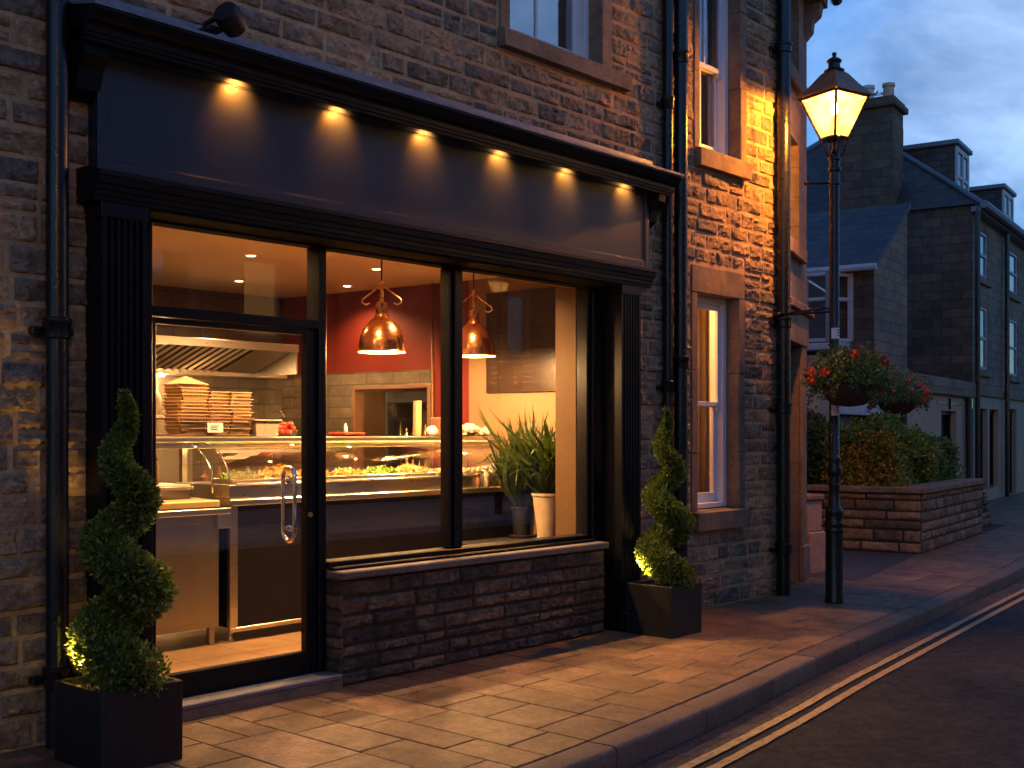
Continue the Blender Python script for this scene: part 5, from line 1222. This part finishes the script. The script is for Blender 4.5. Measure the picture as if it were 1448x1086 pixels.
def far_windows(parent, holes, y=0., sillm='dressed', frame=True):
    for h in holes:
        mb = MB(); a = MB
        mb.box(h[0], h[0]+.07, y+.02, y+.10, h[2], h[3]); mb.box(h[1]-.07, h[1], y+.02, y+.10, h[2], h[3]); mb.box(h[0]+.07, h[1]-.07, y+.02, y+.10, h[2], h[2]+.07); mb.box(h[0]+.07, h[1]-.07, y+.02, y+.10, h[3]-.07, h[3]); zm = (h[2]+h[3])/2; mb.box(h[0]+.07, h[1]-.07, y+.02, y+.095, zm-.03, zm+.03)
        f = hbuild(mb, 'window', M['far_white'], parent)
        mb = MB(); mb.box(h[0]+.05, h[1]-.05, y+.05, y+.055, h[2]+.05, h[3]-.05); p = hbuild(mb, 'pane', M['wglass'], parent); p.parent = f; p.matrix_parent_inverse = Matrix.Identity(4); p.matrix_basis = Matrix.Identity(4)
        mb = MB(); mb.box(h[0]-.12, h[1]+.12, y-.07, y+.1, h[2]-.16, h[2]-.002, .01); p = hbuild(mb, 'sill', M['dressed'], parent); p.parent = f; p.matrix_parent_inverse = Matrix.Identity(4); p.matrix_basis = Matrix.Identity(4)
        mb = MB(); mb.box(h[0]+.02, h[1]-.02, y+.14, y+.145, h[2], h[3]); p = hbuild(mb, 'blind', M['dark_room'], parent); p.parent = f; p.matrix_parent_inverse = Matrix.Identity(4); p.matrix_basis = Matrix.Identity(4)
wu_ = [(.55, 1.6), (4.1, 5.25), (7.3, 8.2), (10.4, 11.3), (13.5, 14.4)]
holes = [(a, b, 2.92, 4.32) for a, b in wu_]+[(a, b, 4.95, 5.98) for a, b in wu_]
gh = [(.55, 1.55, .25, 2.05), (1.75, 2.75, .25, 2.05), (4.0, 5.0, .0, 2.1), (6.8, 8.6, .4, 2.05), (10, 11, .4, 2.05), (13, 14, 0, 2.1)]
mb = MB(); facade(mb, 0, 16, 2.4, EZ, holes); hbuild(mb, 'front_wall', M['far_pale'], H)
mb = MB(); facade(mb, 0, 16, -.05, 2.4, gh, -.01, .4); hbuild(mb, 'ground_floor_wall', M['render'], H)
far_windows(H, holes)
mb = MB()
for h in gh: mb.box(h[0]-.0, h[1]+.0, .18, .2, h[2], h[3]); mb.frame(h[0], h[1], h[2], h[3], .1, .17, .07)
hbuild(mb, 'shop_front_window', M['black'], H)
mb = MB(); mb.box(-.02, 16, -.06, .0, 2.32, 2.52, .02); hbuild(mb, 'string_course', M['dressed'], H)
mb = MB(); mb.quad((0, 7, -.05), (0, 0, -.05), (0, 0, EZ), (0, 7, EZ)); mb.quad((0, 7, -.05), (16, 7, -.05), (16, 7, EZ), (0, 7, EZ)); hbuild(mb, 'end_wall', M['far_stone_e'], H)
RZ = 9.3; hipx = 3.0
mb = MB(); mb.add([(-.1, -.2, EZ), (-.1, 7.2, EZ), (hipx, 3.5, RZ)], [(0, 2, 1)]); hbuild(mb, 'hip_roof', M['slate_e'], H)
mb = MB(); mb.add([(-.1, -.2, EZ), (16, -.2, EZ), (16, 3.5, RZ), (hipx, 3.5, RZ)], [(0, 1, 2, 3)]); mb.add([(-.1, 7.2, EZ), (16, 7.2, EZ), (16, 3.5, RZ), (hipx, 3.5, RZ)], [(3, 2, 1, 0)]); hbuild(mb, 'roof', M['slate_f'], H)
mb = MB(); mb.tube([(-.13, -.22, EZ+.01), (hipx, 3.5, RZ+.03)], .06, 8); mb.tube([(-.13, 7.2, EZ+.01), (hipx, 3.5, RZ+.03)], .06, 8); mb.tube([(hipx, 3.5, RZ+.03), (16, 3.5, RZ+.03)], .07, 8); hbuild(mb, 'ridge_tile', M['lead'], H)
mb = MB(); mb.tube([(-.2, -.28, EZ-.04), (16, -.28, EZ-.04)], .09, 8); mb.box(-.1, 16, -.2, -.0, EZ-.16, EZ-.05); hbuild(mb, 'gutter', M['lead'], H)
for u_ in (-.05, 3.2): mb = MB(); mb.tube([(u_, -.12, 0), (u_, -.12, EZ)], .055, 8); hbuild(mb, 'drainpipe', M['iron'], H)
# chimney on the end wall
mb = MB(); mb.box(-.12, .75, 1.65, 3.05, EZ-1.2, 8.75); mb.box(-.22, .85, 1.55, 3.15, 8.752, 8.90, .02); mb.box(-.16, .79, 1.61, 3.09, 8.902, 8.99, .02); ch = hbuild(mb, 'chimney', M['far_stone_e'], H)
for k, (vv, m_, h_) in enumerate(((1.85, 'clay', .38), (2.3, 'white_pot', .40), (2.75, 'white_pot', .36))):
    mb = MB(); mb.lathe([(.14, 8.98), (.13, 9.0), (.115, 8.99+h_*.8), (.14, 8.99+h_*.82), (.14, 8.99+h_), (.10, 8.99+h_), (.10, 9.05)], .3, vv, 16); p = hbuild(mb, 'chimney_pot', M[m_], H); p.parent = ch; p.matrix_parent_inverse = Matrix.Identity(4); p.matrix_basis = Matrix.Identity(4)
# dormers on the front slope
def dormer(u0, u1, v0, z0, z1):
    mb = MB(); mb.box(u0, u1, v0, v0+2.6, z0, z1); dm = hbuild(mb, 'dormer', M['slate_e'], H)
    def sub(mb, name, m): p = hbuild(mb, name, m, H); p.parent = dm; p.matrix_parent_inverse = Matrix.Identity(4); p.matrix_basis = Matrix.Identity(4)
    mb = MB(); mb.box(u0-.1, u1+.1, v0-.12, v0+2.7, z1+.002, z1+.12, .02); sub(mb, 'flat_roof', M['lead'])
    mb = MB(); mb.frame(u0, u1, z0+.05, z1-.02, v0-.06, v0-.004, .12); cx = (u0+u1)/2; mb.box(cx-.05, cx+.05, v0-.06, v0-.004, z0+.17, z1-.14); mb.box(u0+.12, u1-.12, v0-.055, v0-.004, (z0+z1)/2-.04, (z0+z1)/2+.04); sub(mb, 'dormer_window', M['far_white'])
    mb = MB(); mb.box(u0+.1, u1-.1, v0-.03, v0-.02, z0+.15, z1-.1); sub(mb, 'pane', M['wglass'])
dormer(1.75, 3.0, .75, 6.75, 8.15)
dormer(7.2, 8.6, .75, 6.75, 8.10)
# a second stack farther back with a pot and an aerial
mb = MB(); mb.box(5.0, 5.9, 3.0, 4.0, 8.6, 9.75); ch2 = hbuild(mb, 'chimney', M['far_stone_e'], H)
mb = MB(); mb.lathe([(.14, 9.74), (.12, 10.1), (.15, 10.12), (.15, 10.2)], 5.4, 3.4, 14); p = hbuild(mb, 'chimney_pot', M['clay'], H); p.parent = ch2; p.matrix_parent_inverse = Matrix.Identity(4); p.matrix_basis = Matrix.Identity(4)
AE = thing('tv_aerial', 'thin television aerial beside the rear chimney pot', 'aerial', tuple(TH @ Vector((5.2, 3.3, 9.7))))
mb = MB(); mb.tube([(5.2, 3.3, 9.7), (5.2, 3.3, 10.6)], .02, 6); mb.tube([(4.8, 3.3, 10.5), (5.6, 3.3, 10.55)], .015, 6)
for k in range(5): mb.tube([(4.85+.17*k, 3.05, 10.51), (4.85+.17*k, 3.55, 10.51)], .01, 5)
hbuild(mb, 'antenna', M['iron'], AE)
# single storey pale extension along the street
X = thing('pale_extension', 'low pale rendered building with stone parapet behind the hedge', 'building', tuple(TH @ Vector((-5, 0, 0))))
eh = [(-2.75, -1.45, .55, 1.95), (-9.2, -7.2, .0, 1.78)]
mb = MB(); facade(mb, -10.5, -.02, -.05, 2.25, eh, 0, .25); hbuild(mb, 'wall', M['render'], X)
mb = MB(); mb.quad((-10.5, 4, -.05), (-10.5, 0, -.05), (-10.5, 0, 2.25), (-10.5, 4, 2.25)); hbuild(mb, 'side_wall', M['render'], X)
mb = MB(); mb.box(-10.6, -.02, -.10, .3, 2.252, 2.58, .02); mb.box(-10.6, -.02, .3, 4.0, 2.3, 2.4); hbuild(mb, 'parapet', M['far_pale'], X)
mb = MB(); mb.box(-2.75, -1.45, .2, .22, .55, 1.95); mb.frame(-2.75, -1.45, .55, 1.95, .12, .18, .07); hbuild(mb, 'window', M['black'], X)
mb = MB(); mb.box(-2.7, -1.5, .10, .119, 1.28, 1.36); hbuild(mb, 'window_bar', M['far_white'], X)
mb = MB(); mb.box(-9.2, -7.2, .22, .24, 0, 1.78); hbuild(mb, 'garage_door', M['black'], X)
mb = MB(); mb.box(-9.3, -7.1, -.06, -.001, 1.785, 2.12, .01); hbuild(mb, 'garage_lintel', M['far_white'], X)
for u_ in (-.75, -5.8): mb = MB(); mb.tube([(u_, -.08, 0), (u_, -.08, 2.25)], .06, 8); hbuild(mb, 'drainpipe', M['iron'], X)
mb = MB(); mb.box(-3.1, -1.1, -.015, -.0005, 2.08, 2.12); mb.box(-2.15, -2.09, -.05, -.0005, 1.98, 2.2); hbuild(mb, 'cable', M['iron'], X)
# slate roofed cottage behind the extension
Q = thing('slate_cottage', 'stone cottage with low slate roof and white bay window behind the street lamp', 'house', tuple(TH @ Vector((-4, 3, 0))))
v0 = .65; ue, ur = -5., -2.75; ez, rz = 4.62, 6.05
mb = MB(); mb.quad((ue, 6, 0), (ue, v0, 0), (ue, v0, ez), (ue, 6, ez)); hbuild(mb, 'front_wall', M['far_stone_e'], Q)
mb = MB(); mb.add([(ue, v0, 0), (ur, v0, 0), (ur, v0, rz-.05), (ue, v0, ez-.02)], [(0, 1, 2, 3)]); hbuild(mb, 'gable_wall', M['far_pale'], Q)
mb = MB(); mb.add([(ue-.18, v0-.08, ez-.08), (ur, v0-.08, rz), (ur, 6.3, rz), (ue-.18, 6.3, ez-.08), (ue-.18, v0-.08, ez-.16), (ur, v0-.08, rz-.1), (ur, 6.3, rz-.1), (ue-.18, 6.3, ez-.16)], [(0, 3, 2, 1), (4, 5, 6, 7), (0, 1, 5, 4), (0, 4, 7, 3), (1, 2, 6, 5), (3, 7, 6, 2)]); hbuild(mb, 'roof', M['slate_e'], Q)
mb = MB(); mb.quad((ur, 6.3, 3), (ur, v0, 3), (ur, v0, rz-.1), (ur, 6.3, rz-.1)); hbuild(mb, 'rear_wall', M['far_stone_e'], Q)
mb = MB(); mb.tube([(ue-.22, v0-.1, ez-.12), (ue-.22, 6.3, ez-.12)], .065, 8); hbuild(mb, 'gutter', M['far_white'], Q)
# bay window
mb = MB(); bv0, bv1, bz0, bz1, bu = 1.35, 2.25, 3.2, 4.45, ue-.42
for (a, b) in (((ue-.02, bv0-.28), (bu, bv0)), ((bu, bv0), (bu, bv1)), ((bu, bv1), (ue-.02, bv1+.28))):
    A_ = Vector((*a, 0)); Bv = Vector((*b, 0)); d_ = (Bv-A_)
    for k in (0, .5, 1) if d_.length > .6 else (0, 1):
        p = A_+d_*k; mb.box(p.x-.045, p.x+.045, p.y-.045, p.y+.045, bz0, bz1)
    for zz in (bz0, bz0+.75, bz1-.05): mb.tube([(A_.x, A_.y, zz), (Bv.x, Bv.y, zz)], .04, 6)
bw = hbuild(mb, 'bay_window', M['far_white'], Q)
mb = MB(); mb.box(bu+.03, ue-.02, bv0+.0, bv1, bz0, bz1); pp = hbuild(mb, 'pane', M['wglass'], Q); pp.parent = bw; pp.matrix_parent_inverse = Matrix.Identity(4); pp.matrix_basis = Matrix.Identity(4)
mb = MB(); mb.box(bu+.2, bu+.22, bv0-.05, bv1-.3, bz0, bz1); pp = hbuild(mb, 'curtain', M['net'], Q); pp.parent = bw; pp.matrix_parent_inverse = Matrix.Identity(4); pp.matrix_basis = Matrix.Identity(4)
mb = MB(); mb.box(bu-.05, ue, bv0-.3, bv1+.3, bz0-.18, bz0-.05, .02); pp = hbuild(mb, 'sill', M['far_white'], Q); pp.parent = bw; pp.matrix_parent_inverse = Matrix.Identity(4); pp.matrix_basis = Matrix.Identity(4)

# ------------------------------------------------------------------ terrace across the road (it shows in the reflections)
def opposite(x0, wd, hgt, lit):
    t = thing('terraced_house', 'plain dark stone house across the road from the shop', 'house', (x0+wd/2, -13.6, 0), 'houses across the road')
    hs = []
    for k in range(3):
        a = x0+.5+k*(wd-1.)/3; hs += [(a+.2, a+1.15, 3.4, 5.0), (a+.2, a+1.15, .9, 2.5)]
    mb = MB(); sheet_with_holes(mb, x0, x0+wd, -.2, hgt, -13.6, hs); mb.box(x0, x0+wd, -20, -13.9, -.2, hgt-.01)
    mb.build('wall', M['far_pale'], t)
    for i, h in enumerate(hs):
        mb = MB(); mb.frame(h[0], h[1], h[2], h[3], -13.85, -13.7, .08); f = mb.build('window', M['far_white'], t)
        mb = MB(); mb.box(h[0]+.06, h[1]-.06, -13.8, -13.79, h[2]+.06, h[3]-.06); mb.build('pane', M['blind_lit'] if i in lit else M['wglass'], f)
    mb = MB(); mb.prism([(-20.2, hgt), (-16.8, hgt+2.6), (-13.3, hgt)], x0-.05, x0+wd+.05, 'x'); rf = mb.build('roof', M['slate_f'], t)
    mb = MB(); mb.box(x0+.2, x0+1.5, -17.4, -16.2, hgt+1.5, hgt+4.0); mb.build('chimney', M['far_stone'], rf)
M['blind_lit'] = emit('lit_window_blind', (1, .5, .18), .35)
for k, (x0, wd, hg, lit) in enumerate([(-14, 7.8, 6.2, (2,)), (-6.1, 7.2, 6.8, ()), (1.2, 7.6, 6.1, (1,)), (8.9, 7.0, 6.6, (4,)), (16., 8., 6.2, ()), (24.1, 7.5, 6.7, (0,)), (31.7, 8, 6.2, ())]): opposite(x0, wd, hg, lit)

mb = MB(); mb.box(-30, 60, -13.6, -8.3, -.14, -.012); struct(mb.build('far_pavement', M['slab']))
mb = MB(); mb.box(-30, 60, -8.3, -8.15, -.14, -.010, .012); struct(mb.build('far_kerb', M['kerb']))
for loc_, lab_ in (((-2.2, -8.75, 0), 'lit street lamp across the road, the one behind the viewpoint'), ((16., -9.0, 0), 'lit street lamp across the road facing the raised planter')):
    cp = copy_tree(LP, loc_, lab_)
    for ch in cp.children:
        if ch.type == 'LIGHT': ch.data = ch.data.copy(); ch.data.color = (1, .62, .30); ch.data.energy = 800

# ------------------------------------------------------------------ dusk sky, light and camera
w = bpy.data.worlds.new('World'); bpy.context.scene.world = w; w.use_nodes = True
nt = w.node_tree; nt.nodes.clear()
out = nt.nodes.new('ShaderNodeOutputWorld'); bg = nt.nodes.new('ShaderNodeBackground'); bg.inputs['Strength'].default_value = .15
sky = nt.nodes.new('ShaderNodeTexSky'); sky.sky_type = 'NISHITA'; sky.sun_disc = False
SUN_EL, SUN_ROT = R(2.5), R(200)
sky.sun_elevation = SUN_EL; sky.sun_rotation = SUN_ROT; sky.air_density = 1.; sky.dust_density = .3; sky.ozone_density = 4.
tc = nt.nodes.new('ShaderNodeTexCoord'); mp = nt.nodes.new('ShaderNodeMapping'); mp.inputs['Scale'].default_value = (1, 1, 1.7); L(nt, tc.outputs['Generated'], mp.inputs[0])
n1 = noise(nt, 2.1, 7, .55, mp.outputs[0], .6)
dp = nt.nodes.new('ShaderNodeVectorMath'); dp.operation = 'DOT_PRODUCT'; nm = nt.nodes.new('ShaderNodeVectorMath'); nm.operation = 'NORMALIZE'
L(nt, tc.outputs['Generated'], nm.inputs[0]); L(nt, nm.outputs[0], dp.inputs[0]); dp.inputs[1].default_value = (.912, .305, .272)
brk = ramp(nt, dp.outputs['Value'], [(.984, (0, 0, 0)), (1., (1, 1, 1))])   # a brighter break in the cloud low over the houses
n1 = math_n(nt, 'ADD', n1, math_n(nt, 'MULTIPLY', brk, .19))
cl = ramp(nt, n1, [(.47, (0, 0, 0)), (.80, (.8, .8, .8))])
n2 = math_n(nt, 'ADD', noise(nt, 4.3, 6, .6, mp.outputs[0], .3), math_n(nt, 'MULTIPLY', brk, .14))
cc = ramp(nt, n2, [(.38, (.20, .40, .82)), (.70, (1.5, 2.1, 3.1))])
L(nt, mixc(nt, cl, mixc(nt, 1., sky.outputs[0], (.66, .92, 1.16), 'MULTIPLY'), cc), bg.inputs[0]); L(nt, bg.outputs[0], out.inputs[0])

cam = bpy.data.cameras.new('camera'); co = bpy.data.objects.new('camera', cam); C.objects.link(co); bpy.context.scene.camera = co
TH_ = R(41.814)
co.location = (0, -5.44, 1.5)
co.rotation_euler = (PI/2, 0, -(PI/2-TH_))
# forward is cos(theta) along the facade and sin(theta) into it
cam.sensor_width = 36; cam.lens = 36*1650/1448; cam.shift_y = 70/1448; cam.clip_end = 3000; cam.clip_start = .05
sc = bpy.context.scene
sc.view_settings.view_transform = 'Standard'; sc.view_settings.look = 'None'; sc.view_settings.gamma = 1.; sc.view_settings.exposure = 1.75
sc.render.engine = 'CYCLES'; sc.cycles.use_denoising = True
sc.cycles.max_bounces = 9; sc.cycles.diffuse_bounces = 4; sc.cycles.glossy_bounces = 4; sc.cycles.transparent_max_bounces = 16
sc.cycles.caustics_reflective = False; sc.cycles.caustics_refractive = False
sc.cycles.sample_clamp_indirect = 6.
